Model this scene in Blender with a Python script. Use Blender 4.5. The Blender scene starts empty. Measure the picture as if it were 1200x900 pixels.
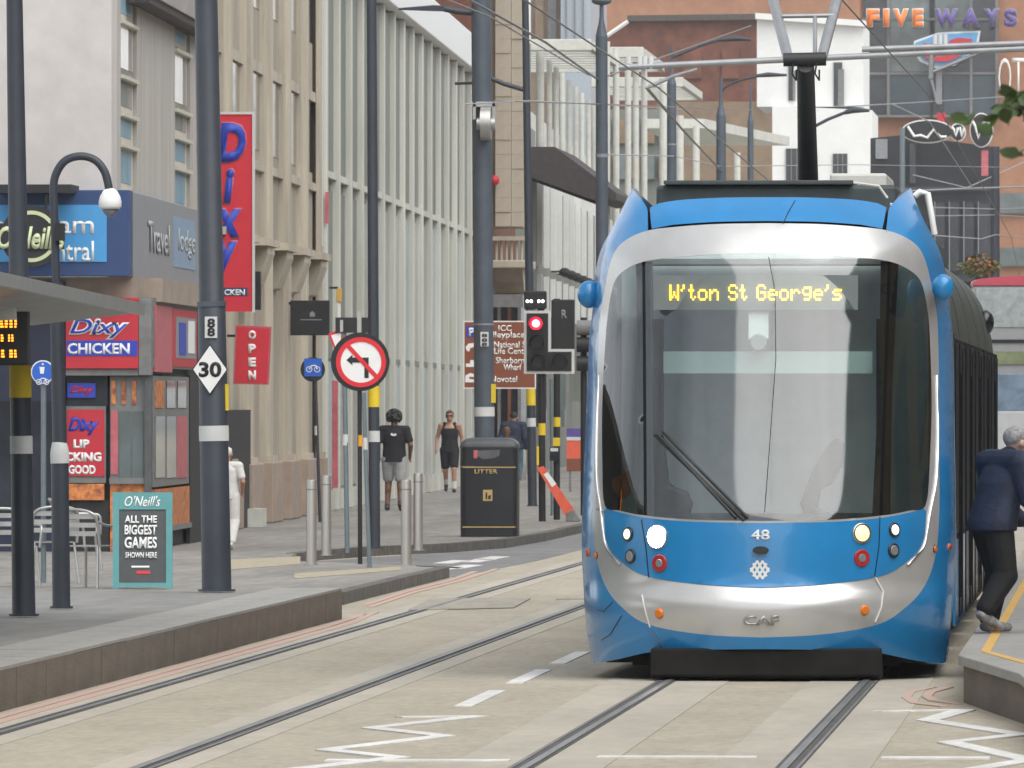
import bpy, bmesh, math, random
from mathutils import Vector, Matrix
from mathutils.geometry import delaunay_2d_cdt
random.seed(7)
scene = bpy.context.scene
COL = scene.collection
# ------------------------------------------------------------------ camera
F_PX = 12500.0            # focal length in photo pixels (photo 1200 x 900): a long superzoom
CAM_H = 2.05
YAW = math.atan(720 / F_PX); PITCH = math.atan(25 / F_PX)
FW = Vector((-math.sin(YAW) * math.cos(PITCH), math.cos(YAW) * math.cos(PITCH), math.sin(PITCH)))
RT = Vector((math.cos(YAW), math.sin(YAW), 0))
UP = RT.cross(FW)
CAMP = Vector((0, 0, CAM_H))
cd = bpy.data.cameras.new('camera'); cam = bpy.data.objects.new('camera', cd); COL.objects.link(cam)
cd.sensor_width = 36; cd.lens = F_PX / 1200 * 36; cd.clip_start = 1; cd.clip_end = 6000; cd.dof.use_dof = True; cd.dof.focus_distance = 80; cd.dof.aperture_fstop = 34
M3 = Matrix((RT, UP, -FW)).transposed()
cam.matrix_world = Matrix.Translation(CAMP) @ M3.to_4x4()
scene.camera = cam
# ------------------------------------------------------------------ sky and sun (bright overcast)
SUN_EL, SUN_AZ = 54.0, 145.0      # azimuth clockwise from +Y: behind the camera, to its right
w = bpy.data.worlds.new('World'); scene.world = w; w.use_nodes = True
nt = w.node_tree; nt.nodes.clear()
sky = nt.nodes.new('ShaderNodeTexSky'); sky.sky_type = 'NISHITA'; sky.sun_disc = False
sky.sun_elevation = math.radians(SUN_EL); sky.sun_rotation = math.radians(SUN_AZ)
sky.air_density = 1.0; sky.dust_density = 1.0; sky.ozone_density = 1.0
hs = nt.nodes.new('ShaderNodeHueSaturation'); hs.inputs['Saturation'].default_value = 0.22   # cloud cover
bg = nt.nodes.new('ShaderNodeBackground'); bg.inputs['Strength'].default_value = 0.15
wo = nt.nodes.new('ShaderNodeOutputWorld')
tcw = nt.nodes.new('ShaderNodeTexCoord'); cn = nt.nodes.new('ShaderNodeTexNoise'); cn.inputs['Scale'].default_value = 3.2; cn.inputs['Detail'].default_value = 7; cn.inputs['Roughness'].default_value = .58
mpw = nt.nodes.new('ShaderNodeMapping'); mpw.inputs['Scale'].default_value = (1, 1, 1.8); nt.links.new(tcw.outputs['Generated'], mpw.inputs['Vector']); nt.links.new(mpw.outputs[0], cn.inputs['Vector'])
crw = nt.nodes.new('ShaderNodeMapRange'); crw.inputs['From Min'].default_value = .34; crw.inputs['From Max'].default_value = .66; crw.inputs['To Min'].default_value = .72; crw.inputs['To Max'].default_value = 1.35   # uneven cloud layer
nt.links.new(cn.outputs['Fac'], crw.inputs['Value'])
mlw = nt.nodes.new('ShaderNodeVectorMath'); mlw.operation = 'SCALE'
nt.links.new(sky.outputs[0], hs.inputs['Color']); nt.links.new(hs.outputs[0], mlw.inputs[0]); nt.links.new(crw.outputs[0], mlw.inputs['Scale']); nt.links.new(mlw.outputs[0], bg.inputs['Color']); nt.links.new(bg.outputs[0], wo.inputs['Surface'])
sl = bpy.data.lights.new('sun', 'SUN'); sl.energy = 1.5; sl.angle = math.radians(70); sl.color = (1, .965, .91)
so = bpy.data.objects.new('sun', sl); COL.objects.link(so)
az, el = math.radians(SUN_AZ), math.radians(SUN_EL)
to_sun = Vector((math.sin(az) * math.cos(el), math.cos(az) * math.cos(el), math.sin(el)))
so.rotation_euler = to_sun.to_track_quat('Z', 'Y').to_euler()
vs = scene.view_settings; vs.view_transform = 'Standard'; vs.look = 'None'; vs.gamma = 1; vs.exposure = 0.7
vs.use_curve_mapping = False

# ------------------------------------------------------------------ pixel helpers (a pixel gives a direction only)
def ray(u, v): return FW * F_PX + RT * (u - 600) + UP * (450 - v)
def P(u, v, D):                      # point on the ray at distance D along the street
    r = ray(u, v); return CAMP + r * (D / r.y)
def G(u, v, z=0.0):                  # point on the ray at height z
    r = ray(u, v); return CAMP + r * ((z - CAM_H) / r.z)
def PX(u, X):                        # point distance for a known X (for a pole of known line)
    r = ray(u, 450); return X / r.x * r.y
def PM(D): return F_PX / D           # pixels per metre there

# ------------------------------------------------------------------ mesh builder
class MB:
    def __init__(s): s.v = []; s.f = []
    def add(s, vs_, fs):
        o = len(s.v); s.v += [tuple(p) for p in vs_]; s.f += [tuple(i + o for i in f) for f in fs]; return s
    def box(s, x0, x1, y0, y1, z0, z1):
        if x0 > x1: x0, x1 = x1, x0
        if y0 > y1: y0, y1 = y1, y0
        if z0 > z1: z0, z1 = z1, z0
        return s.add([(x0,y0,z0),(x1,y0,z0),(x1,y1,z0),(x0,y1,z0),(x0,y0,z1),(x1,y0,z1),(x1,y1,z1),(x0,y1,z1)],
              [(0,3,2,1),(4,5,6,7),(0,1,5,4),(1,2,6,5),(2,3,7,6),(3,0,4,7)])
    def obox(s, o, a, b, c):             # corner + three edge vectors
        o, a, b, c = Vector(o), Vector(a), Vector(b), Vector(c)
        if a.cross(b).dot(c) < 0: a, b = b, a
        return s.add([o, o+a, o+a+b, o+b, o+c, o+a+c, o+a+b+c, o+b+c],
              [(0,3,2,1),(4,5,6,7),(0,1,5,4),(1,2,6,5),(2,3,7,6),(3,0,4,7)])
    def bar(s, p0, p1, wx, wy, up=(0,0,1)):
        p0, p1 = Vector(p0), Vector(p1); d = (p1 - p0).normalized(); u = Vector(up)
        if abs(d.dot(u)) > .95: u = Vector((0, 1, 0))
        a = d.cross(u).normalized() * wx; b = a.cross(d).normalized() * wy
        return s.obox(p0 - a / 2 - b / 2, a, b, p1 - p0)
    def tube(s, pts, r, n=10, cap=True):
        pts = [Vector(p) for p in pts]; rs = r if isinstance(r, (list, tuple)) else [r] * len(pts)
        rings = []; prev = None
        for i, p in enumerate(pts):
            d = (pts[min(i+1, len(pts)-1)] - pts[max(i-1, 0)]).normalized()
            if prev is None:
                u = Vector((0, 0, 1)) if abs(d.z) < .9 else Vector((1, 0, 0))
                a = d.cross(u).normalized()
            else:
                a = (prev - d * prev.dot(d)).normalized()
            prev = a; b = d.cross(a)
            rings.append([p + (a * math.cos(t) + b * math.sin(t)) * rs[i] for t in [2*math.pi*k/n for k in range(n)]])
        return s.loft(rings, cap)
    def loft(s, rings, cap=True, closed=True):
        o = len(s.v); n = len(rings[0])
        for r in rings: s.v += [tuple(p) for p in r]
        for i in range(len(rings) - 1):
            for k in range(n if closed else n - 1):
                a = o + i*n + k; b = o + i*n + (k+1) % n
                s.f.append((a, b, b + n, a + n))
        if cap:
            s.f.append(tuple(o + k for k in range(n))[::-1]); s.f.append(tuple(o + (len(rings)-1)*n + k for k in range(n)))
        return s
    def cyl(s, c, r, z0, z1, n=16, r1=None):
        return s.tube([(c[0], c[1], z0), (c[0], c[1], z1)], [r, r if r1 is None else r1], n)
    def prism(s, poly, z0, z1):          # polygon in XY, extruded in z
        n = len(poly)
        A = sum(poly[i][0]*poly[(i+1)%n][1] - poly[(i+1)%n][0]*poly[i][1] for i in range(n))
        if A < 0: poly = poly[::-1]
        return s.loft([[(x, y, z0) for x, y in poly], [(x, y, z1) for x, y in poly]])
    def prismY(s, poly, y0, y1):         # polygon in XZ, extruded in y
        n = len(poly)
        A = sum(poly[i][0]*poly[(i+1)%n][1] - poly[(i+1)%n][0]*poly[i][1] for i in range(n))
        if A > 0: poly = poly[::-1]
        return s.loft([[(x, y0, z) for x, z in poly], [(x, y1, z) for x, z in poly]])
    def prismX(s, poly, x0, x1):         # polygon in YZ
        n = len(poly)
        A = sum(poly[i][0]*poly[(i+1)%n][1] - poly[(i+1)%n][0]*poly[i][1] for i in range(n))
        if A < 0: poly = poly[::-1]
        return s.loft([[(x0, y, z) for y, z in poly], [(x1, y, z) for y, z in poly]])
    def ball(s, c, r, nu=16, nv=10, sc=(1, 1, 1)):
        rings = []
        for j in range(nv + 1):
            t = -math.pi/2 + math.pi * j / nv; t = max(-1.55, min(1.55, t))
            rings.append([(c[0] + sc[0]*r*math.cos(t)*math.cos(2*math.pi*k/nu), c[1] + sc[1]*r*math.cos(t)*math.sin(2*math.pi*k/nu), c[2] + sc[2]*r*math.sin(t)) for k in range(nu)])
        return s.loft(rings)
    def discY(s, c, r, y0, y1, n=24, sz=1.0, a0=0.0):      # disc facing -Y
        return s.prismY([(c[0] + r*math.cos(2*math.pi*k/n + a0), c[1] + sz*r*math.sin(2*math.pi*k/n + a0)) for k in range(n)], y0, y1)
    def ringY(s, c, r0, r1, y0, y1, n=28):
        rg = []
        for (r, y) in ((r0, y1), (r0, y0), (r1, y0), (r1, y1), (r0, y1)):
            rg.append([(c[0] + r*math.cos(2*math.pi*k/n), y, c[1] + r*math.sin(2*math.pi*k/n)) for k in range(n)])
        return s.loft(rg, cap=False)
    def grid_sheet(s, p00, p10, p01, nx, ny, hz=None):
        p00, p10, p01 = Vector(p00), Vector(p10), Vector(p01); o = len(s.v)
        for j in range(ny + 1):
            for i in range(nx + 1):
                p = p00 + (p10-p00)*(i/nx) + (p01-p00)*(j/ny)
                s.v.append((p.x, p.y, p.z + (hz(p) if hz else 0)))
        for j in range(ny):
            for i in range(nx):
                a = o + j*(nx+1) + i; s.f.append((a, a+1, a+nx+2, a+nx+1))
        return s

def wloc(o):
    l = Vector((0, 0, 0))
    while o is not None: l += o.location; o = o.parent
    return l
def mesh_of(mb, name, off=(0, 0, 0)):
    m = bpy.data.meshes.new(name); off = Vector(off)
    m.from_pydata([(x-off.x, y-off.y, z-off.z) for x, y, z in mb.v], [], mb.f); m.validate(); m.update()
    return m
def smooth(m, ang=40):
    for p in m.polygons: p.use_smooth = True
    try: m.set_sharp_from_angle(angle=math.radians(ang))
    except Exception: pass
def thing(name, label, cat, base=(0, 0, 0), group=None):
    o = bpy.data.objects.new(name, None); o.empty_display_size = .2; COL.objects.link(o); o.location = base
    o['label'] = label; o['category'] = cat
    if group: o['group'] = group
    return o
def part(mb, name, mat, parent, bevel=0.0, sm=None, label=None, kind=None):
    m = mesh_of(mb, name, wloc(parent)); m.materials.append(mat)
    if sm: smooth(m, sm)
    o = bpy.data.objects.new(name, m); COL.objects.link(o); o.parent = parent
    if bevel:
        b = o.modifiers.new('bevel', 'BEVEL'); b.width = bevel; b.segments = 2; b.limit_method = 'ANGLE'; b.angle_limit = math.radians(50)
    if label: o['label'] = label
    if kind: o['kind'] = kind
    return o
def single(mb, name, mat, label, cat, base, group=None, bevel=0.0, sm=None, kind=None):
    m = mesh_of(mb, name, base); m.materials.append(mat)
    if sm: smooth(m, sm)
    o = bpy.data.objects.new(name, m); COL.objects.link(o); o.location = base
    if bevel:
        b = o.modifiers.new('bevel', 'BEVEL'); b.width = bevel; b.segments = 2; b.limit_method = 'ANGLE'; b.angle_limit = math.radians(50)
    if label: o['label'] = label
    if cat: o['category'] = cat
    if group: o['group'] = group
    if kind: o['kind'] = kind
    return o
def struct(mb, name, mat, label=None, sm=None, base=(0, 0, 0)):
    return single(mb, name, mat, label, None, base, kind='structure', sm=sm)
def copy_tree(o, parent=None):
    c = o.copy(); COL.objects.link(c); c.parent = parent
    for ch in list(o.children): copy_tree(ch, c)
    return c
def flat_text(body, center, wid, hei, parent, mat, name='lettering', ux=(1, 0, 0), uz=(0, 0, 1), bold=0.0, depth=.004, shear=0.0, arc=None):
    """text mesh fitted in a box wid x hei, lying in the plane (ux, uz); depth rises along -normal towards the viewer"""
    c = bpy.data.curves.new(name, 'FONT'); c.body = body; c.align_x = 'CENTER'; c.align_y = 'CENTER'; c.size = 1; c.offset = bold; c.shear = shear
    c.space_line = .95; c.resolution_u = 3
    t = bpy.data.objects.new('tmp', c); COL.objects.link(t)
    dg = bpy.context.evaluated_depsgraph_get(); dg.update()
    me = bpy.data.meshes.new_from_object(t.evaluated_get(dg)); bpy.data.objects.remove(t); bpy.data.curves.remove(c)
    xs = [v.co.x for v in me.vertices]; ys = [v.co.y for v in me.vertices]
    x0, x1, y0, y1 = min(xs), max(xs), min(ys), max(ys)
    ux, uz = Vector(ux), Vector(uz); n = ux.cross(uz)     # for ux=+X, uz=+Z : n = -Y, towards the camera
    C = Vector(center) - wloc(parent)
    bm = bmesh.new(); bm.from_mesh(me); bpy.data.meshes.remove(me)
    if depth:
        r = bmesh.ops.extrude_face_region(bm, geom=bm.faces[:])
        for e in r['geom']:
            if isinstance(e, bmesh.types.BMVert): e.co.z = 1
    for v in bm.verts:
        a = ((v.co.x - x0) / (x1 - x0) - .5) * wid; b = ((v.co.y - y0) / (y1 - y0) - .5) * hei
        if arc: b += arc * (1 - (2*a/wid)**2)
        v.co = C + ux * a + uz * b + n * (depth * (1 if v.co.z > .5 else 0))
    m = bpy.data.meshes.new(name); bm.normal_update(); bm.to_mesh(m); bm.free(); m.materials.append(mat)
    o = bpy.data.objects.new(name, m); COL.objects.link(o); o.parent = parent
    return o

# ------------------------------------------------------------------ materials
MATS = {}
def mat(name, col, rough=.6, metal=0.0, var=.12, scale=6.0, bump=0.0, bscale=None, spec=.5, stretch=(1, 1, 1), col2=None, detail=4, dirt=0.0, coat=0.0):
    if name in MATS: return MATS[name]
    m = bpy.data.materials.new(name); m.use_nodes = True; n = m.node_tree; b = n.nodes['Principled BSDF']
    b.inputs['Roughness'].default_value = rough; b.inputs['Metallic'].default_value = metal; b.inputs['Specular IOR Level'].default_value = spec
    if coat: b.inputs['Coat Weight'].default_value = coat; b.inputs['Coat Roughness'].default_value = .05
    tc = n.nodes.new('ShaderNodeTexCoord'); mp = n.nodes.new('ShaderNodeMapping'); mp.inputs['Scale'].default_value = stretch
    n.links.new(tc.outputs['Object'], mp.inputs['Vector'])
    nz = n.nodes.new('ShaderNodeTexNoise'); nz.inputs['Scale'].default_value = scale; nz.inputs['Detail'].default_value = detail; nz.inputs['Roughness'].default_value = .62
    n.links.new(mp.outputs[0], nz.inputs['Vector'])
    rp = n.nodes.new('ShaderNodeValToRGB'); c = col; d = col2 or tuple(max(0, x*(1-var*1.6)) for x in c)
    e = tuple(min(1, x*(1+var)) for x in c)
    rp.color_ramp.elements[0].position = .28; rp.color_ramp.elements[0].color = (*d, 1)
    rp.color_ramp.elements[1].position = .72; rp.color_ramp.elements[1].color = (*e, 1)
    n.links.new(nz.outputs['Fac'], rp.inputs['Fac'])
    out = rp.outputs['Color']
    if dirt:
        n2 = n.nodes.new('ShaderNodeTexNoise'); n2.inputs['Scale'].default_value = scale * .17; n2.inputs['Detail'].default_value = 6
        n.links.new(mp.outputs[0], n2.inputs['Vector'])
        r2 = n.nodes.new('ShaderNodeValToRGB'); r2.color_ramp.elements[0].position = .35; r2.color_ramp.elements[1].position = .65
        r2.color_ramp.elements[0].color = (1-dirt,)*3 + (1,); r2.color_ramp.elements[1].color = (1, 1, 1, 1)
        n.links.new(n2.outputs['Fac'], r2.inputs['Fac'])
        mx = n.nodes.new('ShaderNodeMix'); mx.data_type = 'RGBA'; mx.blend_type = 'MULTIPLY'; mx.inputs['Factor'].default_value = 1
        n.links.new(out, mx.inputs['A']); n.links.new(r2.outputs['Color'], mx.inputs['B']); out = mx.outputs['Result']
    n.links.new(out, b.inputs['Base Color'])
    if bump:
        bp = n.nodes.new('ShaderNodeBump'); bp.inputs['Strength'].default_value = bump; bp.inputs['Distance'].default_value = .01
        n3 = n.nodes.new('ShaderNodeTexNoise'); n3.inputs['Scale'].default_value = bscale or scale * 6; n3.inputs['Detail'].default_value = 5
        n.links.new(mp.outputs[0], n3.inputs['Vector'])
        n.links.new(n3.outputs['Fac'], bp.inputs['Height']); n.links.new(bp.outputs[0], b.inputs['Normal'])
    MATS[name] = m; return m
def emit(name, col, strength):
    if name in MATS: return MATS[name]
    m = bpy.data.materials.new(name); m.use_nodes = True; b = m.node_tree.nodes['Principled BSDF']
    b.inputs['Base Color'].default_value = (*col, 1); b.inputs['Emission Color'].default_value = (*col, 1); b.inputs['Emission Strength'].default_value = strength
    MATS[name] = m; return m
def glass(name, tint=(.75, .85, .83), f0=.1, f1=.9, gloss_rough=.02, gcol=(1, 1, 1)):
    """thin pane: tinted see-through mixed with a mirror reflection that grows at grazing angles"""
    if name in MATS: return MATS[name]
    m = bpy.data.materials.new(name); m.use_nodes = True; n = m.node_tree; n.nodes.clear()
    out = n.nodes.new('ShaderNodeOutputMaterial'); mx = n.nodes.new('ShaderNodeMixShader')
    tr = n.nodes.new('ShaderNodeBsdfTransparent'); tr.inputs['Color'].default_value = (*tint, 1)
    gl = n.nodes.new('ShaderNodeBsdfGlossy'); gl.inputs['Roughness'].default_value = gloss_rough; gl.inputs['Color'].default_value = (*gcol, 1)
    lw = n.nodes.new('ShaderNodeLayerWeight'); lw.inputs['Blend'].default_value = .25
    mr = n.nodes.new('ShaderNodeMapRange'); mr.inputs['To Min'].default_value = f0; mr.inputs['To Max'].default_value = f1
    n.links.new(lw.outputs['Fresnel'], mr.inputs['Value']); n.links.new(mr.outputs[0], mx.inputs['Fac'])
    n.links.new(tr.outputs[0], mx.inputs[1]); n.links.new(gl.outputs[0], mx.inputs[2]); n.links.new(mx.outputs[0], out.inputs['Surface'])
    MATS[name] = m; return m
# ================================================================== MATERIAL SET
m_asphalt = mat('asphalt', (.13, .125, .12), .9, var=.2, scale=3, bump=.4, bscale=90)
m_layby = mat('layby_tarmac', (.21, .21, .21), .9, var=.15, scale=2, bump=.3, bscale=60, stretch=(1, .2, 1), dirt=.15)
m_road = mat('buff_road_concrete', (.42, .375, .29), .9, var=.10, scale=12, bump=.5, bscale=60, stretch=(1, .22, 1), dirt=.13)
m_strip = mat('rail_surround_concrete', (.455, .415, .34), .85, var=.06, scale=7, bump=.35, bscale=60, stretch=(1, .2, 1), dirt=.15)
m_rubber = mat('rail_boot', (.085, .083, .08), .85, var=.2, scale=8, stretch=(1, .2, 1))
m_steel = mat('rail_steel', (.21, .205, .19), .45, metal=.7, var=.2, scale=5, stretch=(1, .1, 1))
m_railside = mat('rail_flange_steel', (.20, .185, .17), .5, metal=.6, var=.25, scale=5, stretch=(1, .1, 1))
m_white_line = mat('white_road_paint', (.74, .73, .69), .75, var=.10, scale=10, stretch=(1, .25, 1), dirt=.22)
m_red_line = mat('red_road_paint', (.47, .29, .24), .8, var=.15, scale=5, stretch=(1, .2, 1), col2=(.44, .36, .29))
m_patch = mat('tarmac_patch', (.34, .312, .255), .9, var=.12, scale=6, bump=.4, bscale=60, stretch=(1, .15, 1))
m_face = mat('platform_face_concrete', (.155, .128, .098), .9, var=.22, scale=3.5, bump=.4, bscale=30, stretch=(1, .25, 1.2), dirt=.22)
m_coping = mat('platform_coping', (.32, .31, .285), .85, var=.08, scale=8, bump=.1, stretch=(1, .2, 1), dirt=.12)
m_plat = mat('platform_paving', (.24, .235, .22), .88, var=.12, scale=4, bump=.25, stretch=(1, .2, 1), dirt=.2)
m_pave = mat('grey_paving', (.275, .26, .235), .88, var=.16, scale=6, bump=.25, stretch=(1, .12, 1), dirt=.25)
m_buff_tact = mat('buff_tactile_paving', (.38, .335, .235), .85, var=.12, scale=8, stretch=(1, .2, 1))
m_kerb = mat('granite_kerb', (.13, .122, .108), .85, var=.25, scale=6, bump=.3, dirt=.2)
m_yellow = mat('yellow_line_paint', (.62, .38, .10), .8, var=.15, scale=8)

# ================================================================== GROUND AND ROAD
struct(MB().box(-2500, 2500, -200, 5000, -.40, -.06), 'ground', m_asphalt)
struct(MB().box(-60, 30, -20, 760, -.30, 0), 'road', m_road)
TR, TL = -2.655, -6.285              # track centres
HG = .752                            # half distance between rail centres
for c in (TL, TR):
    for s in (-1, 1):
        x = c + s * HG
        wl, wr = (.30, .26) if not (c == TR) else (.44, .46)
        struct(MB().box(x - wl, x + wr, 30, 420, -.02, .004), 'rail_surround', m_strip)
        r = thing('tram_rail', {(TL,-1): 'grooved tram rail beside the pink double line at the raised kerb', (TL,1): 'empty grooved tram rail between the dashed centre line and its partner rail',
             (TR,-1): 'grooved tram rail under the blue tram on the dashed line side', (TR,1): 'grooved tram rail under the blue tram on the platform side'}[(c, s)], 'rail', (x, 30, 0), 'tram rails set in the road')
        part(MB().box(x - .075, x + .07, 30, 420, -.02, .008), 'rail_boot', m_rubber, r)
        hx = x + s * -0.0
        part(MB().box(hx - .046 if s > 0 else hx + .004, hx + .002 if s > 0 else hx + .050, 30, 420, -.01, .016), 'rail_head', m_steel, r)
        part(MB().box(hx + .045 if s > 0 else hx - .063, hx + .063 if s > 0 else hx - .045, 30, 420, -.01, .012), 'guard_lip', m_railside, r)

def poly_sheet(pts, z, th=.004):
    return MB().prism([(p[0], p[1]) for p in pts], z - th - .004, z)
# dashed centre line
for (a, b) in ((72.4, 76.4), (78.4, 82.4), (84.4, 88.4), (90.4, 94.4), (96.4, 100.4), (102.4, 106.4), (120.4, 124.4)):
    struct(MB().box(-4.565, -4.44, a, b, -.01, .0075), 'road_marking', m_white_line)
# zig-zags
def stroke(pts, wd, name='road_marking', m=m_white_line, z=.0085):
    mb = MB()
    for i in range(len(pts) - 1):
        a, b = Vector(pts[i]).to_2d(), Vector(pts[i+1]).to_2d()
        d = (b - a).normalized(); n = Vector((-d.y, d.x)) * wd / 2
        mb.prism([tuple(a + n), tuple(b + n), tuple(b - n), tuple(a - n)], -.01, z + i * .0006)
    return struct(mb, name, m)
zl = [G(u, v) for (u, v) in ((467, 841), (562, 840), (436, 854), (521, 863.5), (383, 880), (468, 889), (330, 905), (410, 914))]
stroke(zl, .15)
zr = [G(u, v) for (u, v) in ((1027, 834.5), (1131, 832.5), (1087, 845), (1196, 862), (1112, 871), (1206, 892), (1130, 905))]
stroke(zr, .15)
def hline(u0, u1, v, dd=.28):
    a, b = G(u0, v), G(u1, v); struct(MB().box(a.x, b.x, a.y - dd/2, a.y + dd/2, -.01, .0098), 'road_marking', m_white_line)
hline(382, 598, 892); hline(700, 888, 888); hline(1033, 1160, 889)
# pink double lines
stroke([(-7.385, 40), (-7.385, 98), (-7.45, 104)], .085, m=m_red_line); stroke([(-7.265, 40), (-7.265, 100), (-7.42, 105.2)], .085, m=m_red_line)
stroke([(-7.78, 109), (-7.9, 117), (-7.88, 124), (-8.0, 131)], .08, m=m_red_line); stroke([(-7.66, 108), (-7.78, 116), (-7.76, 124), (-7.85, 133)], .08, m=m_red_line)
pr = [G(u, v) for (u, v) in ((1092, 806), (1066, 812), (1062, 818), (1072, 825), (1108, 829))]
stroke(pr, .07, m=m_red_line)
pr = [G(u, v) for (u, v) in ((1112, 806), (1090, 812), (1086, 817), (1094, 822), (1124, 826))]
stroke(pr, .07, m=m_red_line)
# darker repair patch with a joint across the road
a, b = G(472, 716), G(612, 702)
struct(poly_sheet([G(478, 716), G(602, 713), G(622, 702), G(505, 702)], .0125), 'tarmac_patch', m_patch)
struct(MB().box(-6.0, -3.6, 112.2, 112.7, -.01, .011), 'tarmac_patch', m_patch)
# dark asphalt bay between the near and far pavements and its give-way dashes
struct(poly_sheet([(-8.0, 127), (-7.75, 140), (-7.6, 200), (-9.2, 200), (-9.2, 150), (-10.8, 138), (-10.6, 131), (-8.8, 127)], .0045), 'layby_road', m_layby)
for (u, v) in ((529, 659), (560, 657.5), (543, 664.5), (520, 667), (575, 654.5)):
    p = G(u, v); struct(poly_sheet([(p.x - .16, p.y - 1.3), (p.x + .1, p.y - 1.5), (p.x + .18, p.y + 1.3), (p.x - .08, p.y + 1.5)], .0085), 'road_marking', m_white_line)

# ================================================================== PLATFORMS AND PAVEMENTS
PLAT_Z = .30; PAVE_Z = .13
pf = thing('tram_platform', 'long raised tram platform with brown concrete face beside the empty track', 'platform', (-7.5, 70, 0)); del pf['category']; del pf['label']; pf['kind'] = 'structure'
mb = MB(); mb.box(-20, -7.56, 30, 100.6, -.05, PLAT_Z - .012); part(mb, 'platform_paving', m_plat, pf)
y = 30.0; i = 0
cop = MB().box(-8.15, -7.515, 0, 1.992, PLAT_Z - .022, PLAT_Z); cm = mesh_of(cop, 'coping_slab'); cm.materials.append(m_coping)
fac = MB().box(-7.6, -7.51, 0, 1.996, -.05, PLAT_Z - .024); fm = mesh_of(fac, 'face_panel'); fm.materials.append(m_face)
while y < 100.5:
    for me in (cm, fm):
        o = bpy.data.objects.new(me.name, me); COL.objects.link(o); o.parent = pf
        o.location = Vector((random.uniform(-.003, .003), y, random.uniform(-.002, .002))) - pf.location
    y += 2.0; i += 1
# right platform with its tapering nose
rp = [(-1.12, 73.6), (-.66, 68.7), (-.40, 62), (6, 62), (6, 160), (-1.12, 160)]
pr_ = thing('tram_platform', 'x', 'x', (2, 100, 0)); del pr_['category']; del pr_['label']; pr_['kind'] = 'structure'
part(MB().prism(rp, -.05, .26), 'platform_face', m_face, pr_)
part(MB().prism([(-1.16, 73.62), (-.69, 68.6), (-.43, 61.9), (6.05, 61.9), (6.05, 160.1), (-1.16, 160.1)], .26, .33), 'coping_slab', m_coping, pr_, bevel=.01)
mb = MB()
yl = [(-.98, 160), (-.98, 74.5), (-.55, 70.0), (-.22, 62)]
for i in range(3):
    a, b = Vector(yl[i]), Vector(yl[i+1]); d = (b-a).normalized(); n = Vector((-d.y, d.x)) * .035
    mb.prism([tuple(a+n), tuple(b+n), tuple(b-n), tuple(a-n)], .325, .334 + i*.0006)
part(mb, 'edge_line', m_yellow, pr_)

near = [(-24, 100.65), (-8.05, 100.65), (-8.05, 126.5), (-8.35, 127.3), (-10.45, 132), (-10.75, 138), (-10.65, 141), (-10.1, 145.5), (-9.4, 148), (-8.9, 152.5), (-8.75, 160), (-8.72, 185), (-9.4, 240), (-11, 330), (-12, 560), (-60, 560), (-60, 100.65)]
struct(MB().prism(near, -.05, PAVE_Z - .004), 'pavement', m_pave)
ke = thing('kerb', 'x', 'x', (-8.05, 100.65, 0)); del ke['category']; del ke['label']; ke['kind'] = 'structure'
def kerb_run(pts, hw=.14, zt=PAVE_Z + .002):
    for i in range(len(pts) - 1):
        a, b = Vector(pts[i]), Vector(pts[i+1]); L = (b - a).length; k = max(1, round(L / 3.0))
        for j in range(k):
            p = a + (b-a) * (j/k); q = a + (b-a) * ((j+.985)/k); d = (q-p).normalized(); n = Vector((d.y, -d.x))
            dz = random.uniform(-.003, .003)
            part(MB().prism([tuple(p + n*.02), tuple(q + n*.02), tuple(q - n*hw), tuple(p - n*hw)], -.05, zt + dz), 'kerb_stone', m_kerb, ke)
kerb_run([(-8.05, 100.7), (-8.05, 126.5), (-8.35, 127.3)])
kerb_run([(-10.75, 138), (-10.65, 141), (-10.1, 145.5), (-9.4, 148), (-8.9, 152.5), (-8.75, 160), (-8.72, 185)])
# tactile and lighter paving courses
struct(poly_sheet([G(262, 668, .13), G(352, 661, .13), G(352, 652, .13), G(262, 656, .13)], PAVE_Z + .002), 'tactile_paving', m_buff_tact)
struct(poly_sheet([G(345, 672, .13), G(470, 664, .13), G(470, 668, .13), G(345, 678, .13)], PAVE_Z + .002), 'tactile_paving', m_buff_tact)
# ================================================================== TRAM
m_blue = mat('tram_blue_paint', (.020, .25, .58), .22, var=.06, scale=2.5, coat=.4, dirt=.16)
m_silver = mat('tram_silver_paint', (.60, .60, .59), .28, metal=.4, var=.05, scale=3, coat=.2, dirt=.12)
m_blackp = mat('tram_black_panel', (.012, .013, .015), .25, var=.2, scale=4, coat=.3)
m_under = mat('tram_underframe', (.022, .021, .02), .75, var=.3, scale=5, bump=.2)
m_skirt = mat('coupler_cover', (.020, .019, .018), .8, var=.25, scale=4, dirt=.3, spec=.2)
m_roofgrey = mat('roof_equipment_grey', (.06, .075, .075), .6, var=.2, scale=4, dirt=.2)
m_white_ac = mat('roof_unit_white', (.68, .67, .62), .55, var=.08, scale=6, dirt=.15)
m_screen = glass('windscreen_glass', (.78, .88, .86), .085, .9, .075)
m_sideglass = glass('tram_side_glass', (.30, .40, .37), .10, .9, .02)
m_darkglass = mat('tram_dark_glazing', (.010, .013, .017), .5, var=.2, scale=2, spec=.08)
m_cab = mat('cab_wall_grey', (.66, .70, .69), .7, var=.08, scale=4)
m_blind = mat('sun_blind', (.45, .54, .53), .7, var=.05, scale=3)
m_dash = mat('dashboard_black', (.03, .032, .033), .6, var=.2, scale=6)
m_chrome = mat('lamp_bezel', (.55, .55, .55), .2, metal=.9, var=.1)
m_lamp_dark = mat('lamp_lens_unlit', (.22, .23, .24), .15, var=.1)
m_red_lens = mat('red_lens', (.42, .03, .03), .2, var=.1)
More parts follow.
